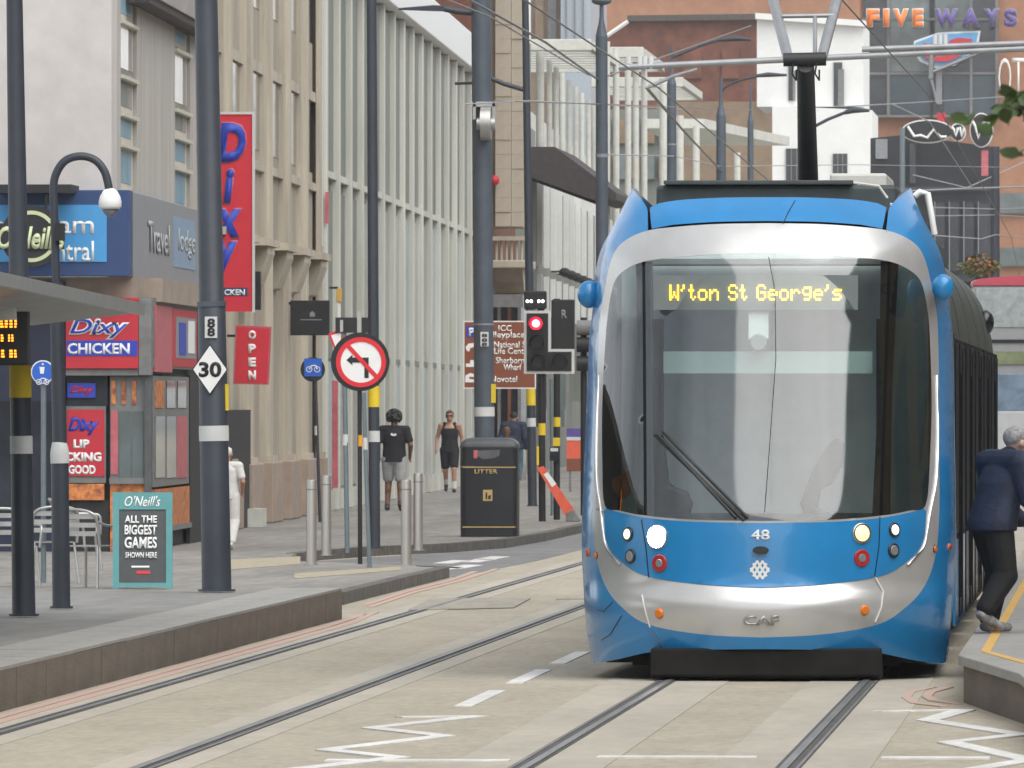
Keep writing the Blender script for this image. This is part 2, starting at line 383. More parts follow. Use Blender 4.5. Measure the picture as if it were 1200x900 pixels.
m_orange_lens = mat('orange_lens', (.75, .20, .02), .25, var=.12)
m_head = emit('headlight_lit', (1, .97, .9), 30)
m_head2 = emit('headlight_warm', (1, .80, .40), .55)
m_drl = emit('sidelight_lit', (1, .93, .8), .45)
m_amber = emit('amber_dots', (1, .56, .03), 3.2)
m_white_txt = mat('white_lettering', (.78, .8, .8), .5, var=.03)
m_emboss = mat('grey_logo', (.36, .355, .34), .4, metal=.5, var=.05)
m_wire_grey = mat('galvanised_grey', (.34, .35, .36), .45, metal=.5, var=.1)

TX, TY = -2.70, 79.0
TOUT = 158.2                                    # pixels per metre at the nose
def hz_(v): return CAM_H + (475 - v) / TOUT
def catmull(pts, per=6):
    out = []
    n = len(pts)
    for i in range(n - 1):
        p0, p1, p2, p3 = [Vector(pts[max(0, min(n-1, k))]) for k in (i-1, i, i+1, i+2)]
        for k in range(per):
            t = k / per
            out.append(tuple(.5*((2*p1) + (-p0+p2)*t + (2*p0-5*p1+4*p2-p3)*t*t + (-p0+3*p1-3*p2+p3)*t**3)))
    out.append(tuple(pts[-1])); return out
def lerp_tab(tab, z):
    if z <= tab[0][0]: return tab[0][1]
    for (a, b), (c, d) in zip(tab, tab[1:]):
        if z <= c: t = (z-a)/(c-a); t = t*t*(3-2*t) if False else t; return b + (d-b)*t
    return tab[-1][1]
SIL = [(205, 777), (209, 750), (213, 700), (216, 650), (215.5, 590), (213.5, 500), (211.5, 400), (207.5, 360), (204, 320), (200, 300), (194, 283), (179, 255), (167, 228), (161, 212)]
SILt = sorted([(hz_(v), (h + 4.5) / TOUT * 1.012) for h, v in catmull(SIL, 5)])
YV = [(0, .15), (.15, .11), (.3, .05), (.45, .01), (.57, 0), (.64, .03), (.71, .075), (.78, .09), (.95, .095), (1.15, .105), (1.3, .14), (2.0, .40), (2.9, .735), (3.10, .81), (3.20, .86), (3.35, .98), (3.45, 1.08), (3.55, 1.22), (3.65, 1.42), (3.8, 1.9)]
YVs = catmull(YV, 6); YVs = sorted(YVs)
AA, PP = 1.9, 2.5
AAT = [(0, 1.6), (2.7, 1.6), (3.1, 1.3), (3.4, .95), (3.7, .75)]
def aaz(z): return lerp_tab(AAT, z)
def wsil(z): return lerp_tab(SILt, z)
def ysurf(x, z):
    w_ = wsil(z) * 1.004; t = min(1, abs(x) / w_)
    return lerp_tab(YVs, z) + aaz(z) * (1 - math.sqrt(max(0, 1 - t**PP)))
def H(hw, v):                                    # half-width pixels at the photo row v -> local x, z
    x = hw / TOUT; z = hz_(v)
    for _ in range(2):
        y = ysurf(x, z); k = (TY + y) / TY; x = hw / TOUT * k; x = min(x, wsil(z)); z = CAM_H + (475 - v) / TOUT * k
    return (x, z)
def half(pts, per=5): return catmull([H(*p) for p in pts], per)
def mirror_loop(hp): return hp + [(-x, z) for x, z in reversed(hp) if x > 1e-4]
def inside(pt, loop):
    x, y = pt; c = False; n = len(loop); j = n - 1
    for i in range(n):
        xi, yi = loop[i]; xj, yj = loop[j]
        if (yi > y) != (yj > y) and x < (xj-xi)*(y-yi)/(yj-yi) + xi: c = not c
        j = i
    return c
def densify(loop, st):
    out = []
    for i in range(len(loop)):
        a, b = Vector(loop[i]), Vector(loop[(i+1) % len(loop)]); k = max(1, int((b-a).length/st))
        for j in range(k): out.append(tuple(a + (b-a)*(j/k)))
    return out
def region(loops, off=0.0, st=.05, surf=ysurf, org=(TX, TY)):
    """panel of a curved skin: outline(s) in x,z, even-odd, laid on the surface y = surf(x, z) - off"""
    ls = [densify(l, st) for l in loops]; V = []; E = []
    for l in ls:
        o = len(V); V += [Vector(p) for p in l]; E += [(o+i, o+(i+1) % len(l)) for i in range(len(l))]
    xs = [p.x for p in V]; zs = [p.y for p in V]
    def ins(p): return sum(inside(p, l) for l in ls) % 2 == 1
    bins = {}
    for p in V: bins.setdefault((round(p.x/st), round(p.y/st)), []).append(p)
    z = min(zs) + st/2; r = 0
    while z < max(zs):
        x = min(xs) + (st/2 if r % 2 else 0)
        while x < max(xs):
            if ins((x, z)):
                q = Vector((x, z)); kx, kz = round(x/st), round(z/st)
                if all((p-q).length > st*.45 for a in (-1,0,1) for b in (-1,0,1) for p in bins.get((kx+a, kz+b), [])): V.append(q)
            x += st
        z += st*.9; r += 1
    ov, oe, of, *_ = delaunay_2d_cdt(V, E, [], 0, 1e-6)
    mb = MB(); fs = []
    for t in of:
        c = sum((ov[i] for i in t), Vector((0, 0))) / len(t)
        if ins((c.x, c.y)): fs.append(tuple(t))
    mb.add([(org[0] + p.x, org[1] + surf(p.x, p.y) - off, p.y) for p in ov], fs)
    # face the camera
    mb.f = [f if (Vector(mb.v[f[1]])-Vector(mb.v[f[0]])).cross(Vector(mb.v[f[2]])-Vector(mb.v[f[0]])).y < 0 else f[::-1] for f in mb.f]
    return mb
def spart(mb, name, m, par, ang=60, **k): return part(mb, name, m, par, sm=ang, **k)

tram = thing('tram', 'blue and silver low floor tram with its headlights lit and amber destination display', 'tram', (TX, TY, 0))
MASK = [(0, 296.5), (50, 297.5), (100, 301), (142, 306), (166, 316), (180, 331), (187, 363), (190, 395), (193, 470), (192, 540), (188, 592), (170, 598), (139, 604), (90, 608.5), (40, 610), (0, 610.5)]
SOUT = [(0, 261.5), (60, 262.5), (110, 266), (140, 270), (163, 279), (178, 292), (186, 311), (190.5, 331), (196, 360), (199, 395), (201, 470), (202, 540), (203, 592), (200, 645), (188, 685), (166, 712), (134, 732), (70, 743.5), (0, 747)]
SIN = [(189, 599), (185, 637), (164, 661), (134, 676), (68, 685), (0, 688.6)]
mask_h = half(MASK); sout_h = half(SOUT); sin_h = half(SIN)
lowp_h = half([(0, 613), (40, 612.5), (90, 611), (139, 606.5), (170, 600.5), (186, 596)]) + sin_h
mask_l, sout_l, lowp_l = mirror_loop(mask_h), mirror_loop(sout_h), mirror_loop(lowp_h)
spart(region([sout_l, mask_l, lowp_l], .004), 'silver_frame', m_silver, tram)
spart(region([lowp_l], .010), 'front_panel', m_blue, tram)
visor_h = half([(0, 231), (50, 231.5), (100, 234), (128, 238)]) + half([(138.5, 243), (137, 257), (135, 268)]) + half([(110, 263.3), (60, 260), (0, 259)])
spart(region([mirror_loop(visor_h)], .006), 'roof_visor', m_blue, tram)
# blue surround: ears, side strips, valance
sil_h = [(wsil(z), z) for z in [.112 + (hz_(213)-.112)*k/60 for k in range(61)]]
bot_h = catmull([(0, hz_(761)), (.45, hz_(762)), (.81, hz_(765)), (1.08, .155), (1.24, .118), (wsil(.115) - .02, .108)], 5)
blue_h = bot_h + sil_h + half([(150, 229), (142, 241), (140.5, 257), (139, 271)]) 
blue_l = bot_h + sil_h + half([(150, 233), (142, 244), (140.5, 257), (139.5, 272)]) + [p for p in sout_h if p[1] < H(140, 271)[1] ]
spart(region([blue_l], .004), 'body_corner', m_blue, tram)
spart(region([[(-x, z) for x, z in blue_l][::-1]], .004), 'body_corner', m_blue, tram)
# inner dark skin seen in the joints
whole = mirror_loop([(0, hz_(755))] + [(x*.93, z + .04) for x, z in bot_h[1:]] + [(x - .03, z) for x, z in sil_h if z > .2] + half([(150, 230), (140, 245), (100, 236), (0, 233)]))
spart(region([whole, mask_l], -.07, st=.06), 'inner_shell', m_blackp, tram)
# glazing
sx0, sz0 = H(144, 306.3); sx1, sz1 = H(138, 604.2)
def seam_x(z): return sx1 + (sx0 - sx1) * (z - sz1) / (sz0 - sz1)
cen = [p for p in mask_h if p[0] < seam_x(p[1]) - .012]
top_c = [p for p in cen if p[1] > 2]; bot_c = [p for p in cen if p[1] <= 2]
cen_h = top_c + [(seam_x(sz0) - .012, sz0 - .004), (seam_x(sz1) - .012, sz1 + .004)] + bot_c
spart(region([mirror_loop(cen_h)], .012), 'windscreen', m_screen, tram)
sd = [(seam_x(sz0) + .012, sz0 - .006)] + [p for p in mask_h if p[0] > seam_x(p[1]) + .02] + [(seam_x(sz1) + .012, sz1 + .006)]
for s in (-1, 1):
    l = sd if s > 0 else [(-x, z) for x, z in sd][::-1]
    spart(region([l], .010), 'corner_window', m_sideglass, tram)
    # dark pillar behind the seam
    mb = MB(); ring = []
    for k in range(13):
        z = sz1 + (sz0 - sz1) * k / 12; x = seam_x(z); wd = .05 + .03 * abs(k/12 - .5)
        a = (TX + s*(x - wd), TY + ysurf(x - wd, z) + .05, z); b = (TX + s*(x + wd), TY + ysurf(x + wd, z) + .05, z)
        c_ = (b[0], b[1] + .14, z); d_ = (a[0], a[1] + .14, z); ring.append([a, b, c_, d_])
    spart(mb.loft(ring), 'window_pillar', m_blackp, tram, ang=30)
# cab interior
cab = MB(); cab.box(TX - 1.18, TX + 1.18, TY + 3.05, TY + 3.1, .4, 3.3); part(cab, 'cab_bulkhead', m_cab, tram)
part(MB().box(TX - .95, TX + .95, TY + 1.75, TY + 3.0, 3.12, 3.16), 'cab_ceiling', m_cab, tram)
dx_ = [-.95 + 1.9*k/16 for k in range(17)]
part(MB().prism([(TX + x, TY + ysurf(x, 1.2) + .07) for x in dx_] + [(TX + .95, TY + 1.7), (TX - .95, TY + 1.7)], 1.0, 1.235), 'dashboard', m_dash, tram)
a, b = H(120, 410), H(-1, 437)
part(MB().box(TX - .77, TX + .80, TY + 1.02, TY + 1.04, hz_(437), hz_(411)), 'sun_blind', m_blind, tram)
for q in (-.83, .85): part(MB().box(TX + q - .03, TX + q + .03, TY + 1.3, TY + 1.8, 1.3, 2.7), 'cab_post', m_dash, tram)
# dark solid standing in for a tree reflection, console, small orange shape
def bx(mb, u0, u1, v0, v1, y0, y1):
    a = P(u0, v1, TY + (y0+y1)/2); b_ = P(u1, v0, TY + (y0+y1)/2); return mb.box(a.x, b_.x, TY + y0, TY + y1, a.z, b_.z)
mb = MB(); c0 = P(985, 560, TY + 1.3)
mb.prismY([(P(u, v, TY+1.3).x, P(u, v, TY+1.3).z) for u, v in ((942, 606), (938, 590), (950, 556), (968, 524), (980, 512), (990, 520), (988, 545), (975, 566), (962, 575), (958, 596), (985, 606))], TY + 1.25, TY + 1.4)
part(mb, 'tree_reflection_shape', m_dash, tram, bevel=.02)  # reflected tree in the glass, modelled as a dark solid
mb = MB(); mb.prismY([(P(u, v, TY+1.1).x, P(u, v, TY+1.1).z) for u, v in ((752, 606), (752, 430), (768, 425), (776, 500), (785, 568), (806, 576), (812, 590), (808, 606))], TY + 1.0, TY + 1.2)
part(mb, 'driver_console', m_dash, tram, bevel=.03)
mb = MB(); mb.prismY([(P(u, v, TY+1.0).x, P(u, v, TY+1.0).z) for u, v in ((717, 562), (738, 551), (741, 566), (740, 578), (730, 586), (718, 574))], TY + .97, TY + 1.0)
part(mb, 'orange_shape', mat('shape_orange', (.80, .17, .02), .8, var=.15), tram)  # small flat orange shape behind the corner glass
mb = MB(); bx(mb, 877, 901, 366, 398, .86, .92); part(mb, 'ticket_box', mat('white_plastic', (.85, .9, .9), .4, var=.03), tram, bevel=.01)
p = P(889, 401, TY + .85); part(MB().discY((p.x, p.z), .066, TY + .84, TY + .9), 'cab_camera', m_wire_grey, tram, bevel=.01)
# destination display: amber 5x7 dots
FONT = {'W': '10001 10001 10001 10101 10101 11011 10001', "'": '00100 00100 01000 00000 00000 00000 00000', 't': '01000 01000 11100 01000 01000 01001 00110', 'o': '00000 00000 01110 10001 10001 10001 01110',
 'n': '00000 00000 10110 11001 10001 10001 10001', 'S': '01110 10001 10000 01110 00001 10001 01110', 'G': '01110 10001 10000 10111 10001 10001 01110', 'e': '00000 00000 01110 10001 11111 10000 01110',
 'r': '00000 00000 10110 11001 10000 10000 10000', 'g': '00000 01111 10001 10001 01111 00001 01110', 's': '00000 00000 01111 10000 01110 00001 11110', ' ': '000 000 000 000 000 000 000'}
FONT["'"] = '010 010 100 000 000 000 000'; FONT['t'] = '0100 0100 1110 0100 0100 0101 0010'
cols = []
for ch in "W'ton St George's":
    rows = FONT[ch].split()
    for k in range(len(rows[0])): cols.append([rows[j][k] == '1' for j in range(7)])
    cols.append([False]*7)
cols.pop(); n = len(cols); mb = MB(); ddep = .80
pa, pb = P(784.5, 333.5, TY + ddep), P(986.5, 352, TY + ddep)
dx = (pb.x - pa.x) / n; dz = (pa.z - pb.z) / 7
for i, c_ in enumerate(cols):
    for j in range(7):
        if c_[j]:
            x = pa.x + (i+.5)*dx; z = pa.z - (j+.5)*dz
            mb.box(x - dx*.40, x + dx*.40, TY + ddep, TY + ddep + .004, z - dz*.40, z + dz*.40)
db = thing_disp = part(MB().box(pa.x - .12, pb.x + .12, TY + ddep + .01, TY + ddep + .08, pb.z - .07, pa.z + .07), 'destination_display', mat('display_case', (.16, .19, .19), .5, var=.05), tram)
part(mb, 'destination_lettering', m_amber, db, kind='stuff')
# lamps on the front
def lamp_at(u, v, rpx, name, lens, bez=m_chrome, bezw=1.25, prot=.03):
    x, z = (u - 890.5)/TOUT, hz_(v)
    for _ in range(2):
        k = (TY + ysurf(x, z)) / TY; X_ = P(u, v, TY + ysurf(x, z)); x, z = X_.x - TX, X_.z
    y = TY + ysurf(x, z); r = rpx / TOUT
    nx = (ysurf(x+.01, z) - ysurf(x-.01, z))/.02; nz = (ysurf(x, z+.01) - ysurf(x, z-.01))/.02
    nrm = Vector((nx, -1, nz)).normalized(); c0 = Vector((TX + x, y, z))
    b = part(MB().tube([c0 - nrm*.10, c0 + nrm*(prot*.7)], r*bezw, 20), name, bez, tram, bevel=.006, sm=40)
    part(MB().tube([c0 + nrm*(prot*.65), c0 + nrm*(prot*.65 + .008)], [r, r*.8], 20), 'lens', lens, b, sm=40)
    return b, c0, nrm
lamp_at(771, 629, 13.5, 'headlight', m_head, bezw=1.1); lamp_at(1009, 625, 10, 'headlight', m_head2)
for u, v in ((737, 626), (1047, 621)): lamp_at(u, v, 6.5, 'sidelight', m_drl, bez=m_blackp, bezw=1.35)
for u, v in ((740, 652), (1046, 645)): lamp_at(u, v, 6.5, 'fog_lamp', m_lamp_dark, bez=m_blackp, bezw=1.35)
for u, v in ((774, 660), (1009, 654)): lamp_at(u, v, 5.2, 'tail_lamp', m_lamp_dark, bez=m_red_lens, bezw=2.0)
for u, v in ((773, 719), (1013, 715)): lamp_at(u, v, 5.5, 'indicator', m_orange_lens, bez=m_orange_lens, bezw=1.15, prot=.015)
for u, v, r in ((699, 651, 4), (1095, 643, 4)): lamp_at(u, v, r, 'side_marker', m_orange_lens, bez=m_blackp, bezw=1.2, prot=.012)
for u, v, r in ((689, 648, 4.5), (1112, 641, 4)): lamp_at(u, v, r, 'side_marker', m_red_lens, bez=m_orange_lens, bezw=1.1, prot=.012)
# number, emblem, maker's plate
fy = TY - .012
def ft(t, u, v, wpx, hpx, m, bold=.02, name='lettering'):
    p = P(u, v, fy); return flat_text(t, (p.x, TY + ysurf(p.x - TX, p.z) - .014, p.z), wpx/TOUT, hpx/TOUT, tram, m, name, bold=bold)
ft('48', 890.5, 627, 22, 12.5, m_white_txt, name='fleet_number')
p = P(891, 645, fy); part(MB().discY((p.x, p.z), 9.5/TOUT, TY - .018 + ysurf(p.x-TX, p.z), TY + .05, 20, sz=.5), 'camera_port', m_blackp, tram)
p = P(890, 668, fy); r_ = 11.5/TOUT; mb = MB()
for k in (-1.0, -.45, .1, .65):                    # lattice emblem: crossing strokes clipped to a disc
    for s in (-1, 1):
        pts = []
        for q in range(31):
            t = -1 + q/15; x = (k + .17 + s*t*.62) * r_; z = t * r_
            if x*x + z*z < r_*r_: pts.append((x, z))
        if len(pts) > 1:
            a, b = pts[0], pts[-1]; yy = TY + ysurf(p.x - TX, p.z) - .014
            mb.bar((p.x + a[0], yy - .001*(s+1) - .0004*k, p.z + a[1]), (p.x + b[0], yy - .001*(s+1) - .0004*k, p.z + b[1]), .004, .018, up=(0, 1, 0)) if False else mb.bar((p.x + a[0], yy - .001*(s+1) - .0004*k, p.z + a[1]), (p.x + b[0], yy - .001*(s+1) - .0004*k, p.z + b[1]), .017, .004, up=(0, 1, 0))
part(mb, 'emblem', m_white_txt, tram)
ft('CAF', 892, 727, 42, 12, m_emboss, bold=.03, name='maker_plate')
# panel joints on the front (thin recessed-looking black gaps kept as strips)
def joint(pts, wd=.007, m=m_blackp, off=.0135):
    mb = MB()
    q = [P(u, v, TY + .3) for u, v in pts]; q = [(p.x - TX, p.z) for p in q]
    q3 = [(TX + x, TY + ysurf(x, z) - off, z) for x, z in densify_open(q, .06)]
    mb.tube(q3, wd/2, 5); part(mb, 'panel_joint', m, tram)
def densify_open(pts, st):
    out = []
    for a, b in zip(pts, pts[1:]):
        a, b = Vector(a), Vector(b); k = max(1, int((b-a).length/st)); out += [tuple(a + (b-a)*(j/k)) for j in range(k)]
    return out + [tuple(pts[-1])]
joint([(751, 609), (757, 645), (760, 677)]); joint([(1031, 605), (1030, 640), (1025, 675)])
m_gapline = mat('light_gap', (.7, .7, .68), .4, var=.05)
joint([(752, 697), (757, 718), (762, 735)], .012, m_gapline); joint([(1026, 677), (1035, 693), (1033, 712), (1026, 729)], .014, m_gapline)
joint([(762, 738), (772, 752), (780, 763)], .006); joint([(927, 232), (920, 245), (914, 260)], .008)
joint([(898, 300), (906, 340), (908, 420), (902, 520), (897, 600)], .006)
joint([(694, 597), (700, 600), (705, 601)], .008); joint([(716, 706), (704, 718), (696, 716)], .005)
joint([(727, 722), (712, 745), (700, 752)], .006)
# chrome trim along the windscreen corners
for s in (-1, 1):
    q = [(s*x, z) for x, z in half([(198, 440), (200, 500), (199, 560), (193, 598), (190, 620), (185, 642), (168, 662)])]
    mb = MB(); mb.tube([(TX + x, TY + ysurf(x, z) - .012, z) for x, z in q], .012, 6); part(mb, 'trim_strip', m_chrome, tram, sm=60)
# wipers
m_wip = mat('wiper_black', (.02, .02, .02), .5, var=.1)
for (u0, v0, u1, v1) in ((770, 509, 862, 606), (776, 506, 876, 606)):
    a, b = P(u0, v0, TY + .4), P(u1, v1, TY + .1)
    pts = []
    for k in range(9):
        x = a.x + (b.x-a.x)*k/8 - TX; z = a.z + (b.z-a.z)*k/8; pts.append((TX + x, TY + ysurf(x, z) - .04, z))
    part(MB().tube(pts, .011, 6), 'wiper_arm', m_wip, tram, sm=60)
p0, p1 = P(766, 508, TY + .3), P(872, 608, TY + .1); pts = []
for k in range(9):
    x = p0.x + (p1.x-p0.x)*k/8 - TX; z = p0.z + (p1.z-p0.z)*k/8 - .01; pts.append((TX + x, TY + ysurf(x, z) - .02, z))
part(MB().tube(pts, .016, 6), 'wiper_blade', m_wip, tram, sm=60)
# mirror camera pods
for (u, v, r) in ((690, 345, 13.5), (1105, 337, 13)):
    p = P(u, v, TY + (1.95 if u < 900 else 1.35))
    o = spart(MB().ball(p, r/PM(TY+1.95), 20, 14, (1, .9, 1.2)), 'mirror_pod', m_blue, tram)
    sgn = 1 if p.x > TX else -1
    part(MB().tube([p, p + Vector((-sgn*(.16 if u < 900 else .05), .35 if u < 900 else .9, .02))], .05, 10), 'arm', m_blue, o, sm=60)

# ---- body behind the nose: five jointed modules
BODY = [(.28, 1.30), (.6, 1.335), (1.2, 1.335), (2.0, 1.335), (2.4, 1.32), (2.75, 1.28), (3.0, 1.22), (3.2, 1.12), (3.36, .98), (3.46, .78), (3.5, .5), (3.52, 0)]
bodys = catmull(BODY, 4)
def bw(z): return lerp_tab(sorted((z_, x_) for z_, x_ in bodys), z)
# transition from the nose edge to the body section
for s in (-1, 1):
    rings = []
    zs = [p[1] for p in sil_h]
    for t in (0, .12, .3, .55, .8, 1):
        rg = []
        for z in zs:
            x0, y0 = wsil(z), lerp_tab(YVs, z) + aaz(z) - .004
            z1 = min(z, 3.44); x1 = bw(z1); y1 = 5.4
            tt = t*t*(3-2*t)
            rg.append((TX + s*(x0 + (x1-x0)*tt), TY + y0 + (y1-y0)*t, z + (z1-z)*tt))
        rings.append(rg if s < 0 else rg)
    mb = MB().loft(rings, cap=False, closed=False)
    if s < 0: mb.f = [f[::-1] for f in mb.f]
    o = spart(mb, 'cab_side', m_blue, tram)
    # cab side window, black
    q = [(TY + 2.5, 1.25), (TY + 4.9, 1.25), (TY + 4.9, 2.62), (TY + 2.75, 2.62)]
    part(MB().prismX(q, TX + s*1.33, TX + s*1.352), 'cab_window', m_darkglass, tram, bevel=.01)
m_grey_up = mat('tram_cantrail_grey', (.06, .072, .062), .5, var=.2, scale=1.5, spec=.15)
m_bellows = mat('bellows_rubber', (.012, .013, .015), .8, var=.2, spec=.1)
mods = [(5.4, 10.6), (11.2, 16.2), (16.8, 22.0), (22.6, 27.6), (28.2, 33.4)]
def section(y, zlo=.28, k=1.0): return [(TX + s*x*k, TY + y, z) for s, it in ((1, bodys), (-1, bodys[::-1])) for z, x in it if not (s < 0 and x < 1e-3)]
for i, (a, b) in enumerate(mods):
    mb = MB().loft([section(a), section(b)]); mod = spart(mb, 'body_module', m_grey_up, tram, ang=35)
    L = b - a
    for s in (-1, 1):
        part(MB().box(TX + s*1.325, TX + s*1.349, TY + a + .15, TY + b - .15, .30, .98), 'lower_panel', m_blue if i in (0, 4) else m_blackp, tram)
        part(MB().box(TX + s*1.33, TX + s*1.343, TY + a + .1, TY + b - .1, .985, 2.58), 'glazing_backing', m_bellows, tram)
        n = 3
        for k in range(n):
            y0 = a + .15 + k*(L-.3)/n; y1 = y0 + (L-.3)/n - .10
            door = (k == 1)
            o = part(MB().box(TX + s*1.32, TX + s*(1.352 if not door else 1.362), TY + y0, TY + y1, .34 if door else 1.02, 2.55), 'door' if door else 'side_window', m_darkglass, tram, bevel=.01)
            if door:
                part(MB().box(TX + s*1.362, TX + s*1.37, TY + (y0+y1)/2 - .02, TY + (y0+y1)/2 + .02, .36, 2.5), 'door_seal', m_bellows, o)
                part(MB().box(TX + s*1.362, TX + s*1.375, TY + y0 + .02, TY + y0 + .07, .5, 2.3), 'door_post', m_bellows, o)
    if i < 4:
        part(MB().loft([section(b, k=.95), section(mods[i+1][0], k=.95)]), 'bellows', m_bellows, tram)
part(MB().box(TX - 1.2, TX + 1.2, TY + 1.0, TY + 33, .12, .34), 'underframe', m_under, tram)
# coupler cover under the nose
a, b = P(763, 795, TY + .2), P(1033, 766, TY + .2)
part(MB().prismX([(TY + .10, a.z + .02), (TY + .10, b.z + .04), (TY + .9, b.z + .04), (TY + .9, a.z), (TY + .25, a.z)], a.x, b.x), 'coupler_cover', m_skirt, tram, bevel=.015)
part(MB().box(TX - 1.0, TX + 1.0, TY + .95, TY + 2.2, .10, .22), 'apron', m_under, tram)
for yb in (3.6, 19.4, 30.5):
    for yy in (yb, yb + 1.8):
        for s in (-1, 1):
            mb = MB(); mb.tube([(TX + s*.69, TY + yy, .29), (TX + s*.81, TY + yy, .29)], .295, 20); part(mb, 'wheel', m_railside, tram, sm=40)
# roof equipment
a, b = P(752, 240, TY + 3), P(1040, 216, TY + 3)
part(MB().box(TX - .92, TX + .93, TY + 3.2, TY + 9.5, 3.45, b.z), 'equipment_fairing', m_roofgrey, tram, bevel=.03)
part(MB().box(TX - .86, TX + .60, TY + 3.1, TY + 6.5, b.z + .002, b.z + .035), 'fairing_lid', m_roofgrey, tram, bevel=.008)
a, b = P(975, 216, TY + 6), P(1041, 205, TY + 6)
part(MB().box(a.x, b.x, TY + 5.4, TY + 8, a.z - .05, b.z), 'air_conditioner', m_white_ac, tram, bevel=.02)
for y in (10.8, 17, 23, 28.6): part(MB().box(TX - .8, TX + .8, TY + y, TY + y + 4.2, 3.42, 3.72), 'roof_unit', m_roofgrey, tram, bevel=.04)
pts = [P(u, v, TY + 9) for u, v in ((1072, 230), (1078, 225), (1087, 227), (1095, 275))]
part(MB().tube(pts, .028, 8), 'roof_handrail', mat('white_tube', (.8, .8, .8), .4, var=.03), tram, sm=60)
part(MB().tube([P(u, v, TY+3.1) for u, v in ((1000, 214), (1030, 218), (1040, 232))], .011, 6), 'roof_cable', m_white_ac, tram)
# ear lights / grab rails
for pts in (((1043, 239), (1052, 243), (1061, 250), (1068, 255)),):
    part(MB().tube([P(u, v, TY + 2.2) for u, v in pts], .011, 8), 'grab_rail', m_gapline, tram, sm=60)
# pantograph
m_pan = mat('pantograph_black', (.025, .025, .027), .5, var=.2)
m_pang = mat('pantograph_tube', (.33, .34, .35), .4, metal=.4, var=.1)
PY = TY + 7.6
def pp(u, v, dy=0): return P(u, v, PY + dy)
pg = part(MB().box(TX - .5, TX + .5, PY + 1.0, PY + 2.4, 3.66, 3.78), 'pantograph', m_pan, tram, bevel=.01)
part(MB().tube([pp(947, 214, 1.6), pp(944, 76, -.3)], [.085, .07], 12), 'lower_arm', m_pan, pg, sm=50)
part(MB().tube([pp(918, 70, -.3), pp(968, 69, -.3)], .055, 12), 'knuckle', m_pan, pg, sm=50)
part(MB().tube([pp(924, 70, -.2), pp(903, -12, .9)], .045, 10), 'upper_arm', m_pang, pg, sm=50)
part(MB().tube([pp(963, 68, -.2), pp(984, -12, .9)], .045, 10), 'upper_arm', m_pang, pg, sm=50)
part(MB().tube([pp(917, 19, .4), pp(977, 18, .4)], .018, 8), 'cross_stay', m_pang, pg)
part(MB().tube([pp(955, 66, -.1), pp(955, 20, .4)], .018, 8), 'strut', m_pang, pg)
part(MB().tube([pp(896, -22, 1), pp(890, -30, 1), pp(1000, -30, 1), pp(994, -22, 1)], .03, 8), 'collector_head', m_pang, pg)
for s in (930, 957):
    part(MB().tube([pp(s, 74, -.35), pp(s - 2, 86, -.35), pp(s + 3, 94, -.3), pp(s + 3, 82, -.25)], .008, 5), 'cable_loop', m_wip, pg)

p = P(1155, 378, 110); part(MB().ball(p, .11, 14, 10, (.8, 1, 1.2)), 'rear_mirror_pod', m_blackp, tram, sm=60); part(MB().tube([P(1130, 350, 108), P(1140, 358, 109), p], .015, 6), 'mirror_arm', m_blackp, tram)
# ================================================================== BUILDINGS
def FX(D): return -13.98 - .022 * (D - 170)           # line of the shop fronts on the left
def UD(u): return 128000.0 / (1045 - u)               # where a pixel column meets that line
def ZV(v, D): return CAM_H + (475 - v) * D / F_PX
def wallF(D0, D1, z0, z1, out=0.0, th=.3, base=FX):
    return MB().prism([(base(D0) + out, D0), (base(D1) + out, D1), (base(D1) + out - th, D1), (base(D0) + out - th, D0)], z0, z1)
def FR(u0, u1, v0, v1, D, th=.05, mb=None):            # a box whose camera side fills a pixel rectangle at distance D
    a, b = P(u0, v1, D), P(u1, v0, D); return (mb or MB()).box(a.x, b.x, D, D + th, a.z, b.z)
def poly_px(pts, D, th): return MB().prismY([(P(u, v, D).x, P(u, v, D).z) for u, v in pts], D, D + th)
FDIR = Vector((-.022, 1, 0)).normalized()
def ftx(t, u0, u1, v0, v1, D, par, m, name='lettering', **k):
    a, b = P(u0, v1, D), P(u1, v0, D); return flat_text(t, ((a.x+b.x)/2, D, (a.z+b.z)/2), b.x-a.x, b.z-a.z, par, m, name, **k)

m_pinkwall = mat('pale_render', (.57, .535, .505), .85, var=.06, scale=3, bump=.1, dirt=.08)
m_sidewall = mat('ribbed_render', (.47, .445, .405), .85, var=.10, scale=5, stretch=(1, 2.2, .15), bump=.2, dirt=.14)
m_eave = mat('grey_eave', (.36, .33, .31), .8, var=.12, scale=3, dirt=.2)
m_cream = mat('cream_frame', (.55, .52, .44), .7, var=.08)
m_glassblue = mat('window_blue', (.16, .28, .36), .12, var=.2, scale=1.5)
m_glassteal = mat('window_teal_dark', (.035, .06, .075), .12, var=.3, scale=.6)
m_bluepane = mat('blue_pane', (.20, .34, .42), .5, var=.12, scale=1.5)
m_glasslit = mat('window_pale', (.80, .82, .80), .15, var=.1, scale=2)
m_glassdark = mat('window_dark', (.03, .035, .045), .08, var=.3, scale=1.5)
m_glassgrey = mat('window_grey', (.14, .17, .17), .08, var=.35, scale=.6)
m_navy = mat('navy_fascia', (.022, .055, .16), .5, var=.06)
m_ltblue = mat('light_blue_panel', (.06, .30, .62), .5, var=.04)
m_greyfascia = mat('grey_fascia', (.25, .26, .28), .5, var=.08)
m_fade = mat('faded_lettering', (.42, .44, .46), .6, var=.1)
m_band = mat('tan_band', (.34, .28, .225), .8, var=.1, dirt=.15)
m_red = mat('sign_red', (.50, .02, .035), .5, var=.06)
m_redpale = mat('faded_red', (.50, .12, .14), .5, var=.15)
m_openred = mat('banner_red', (.62, .025, .045), .6, var=.05)
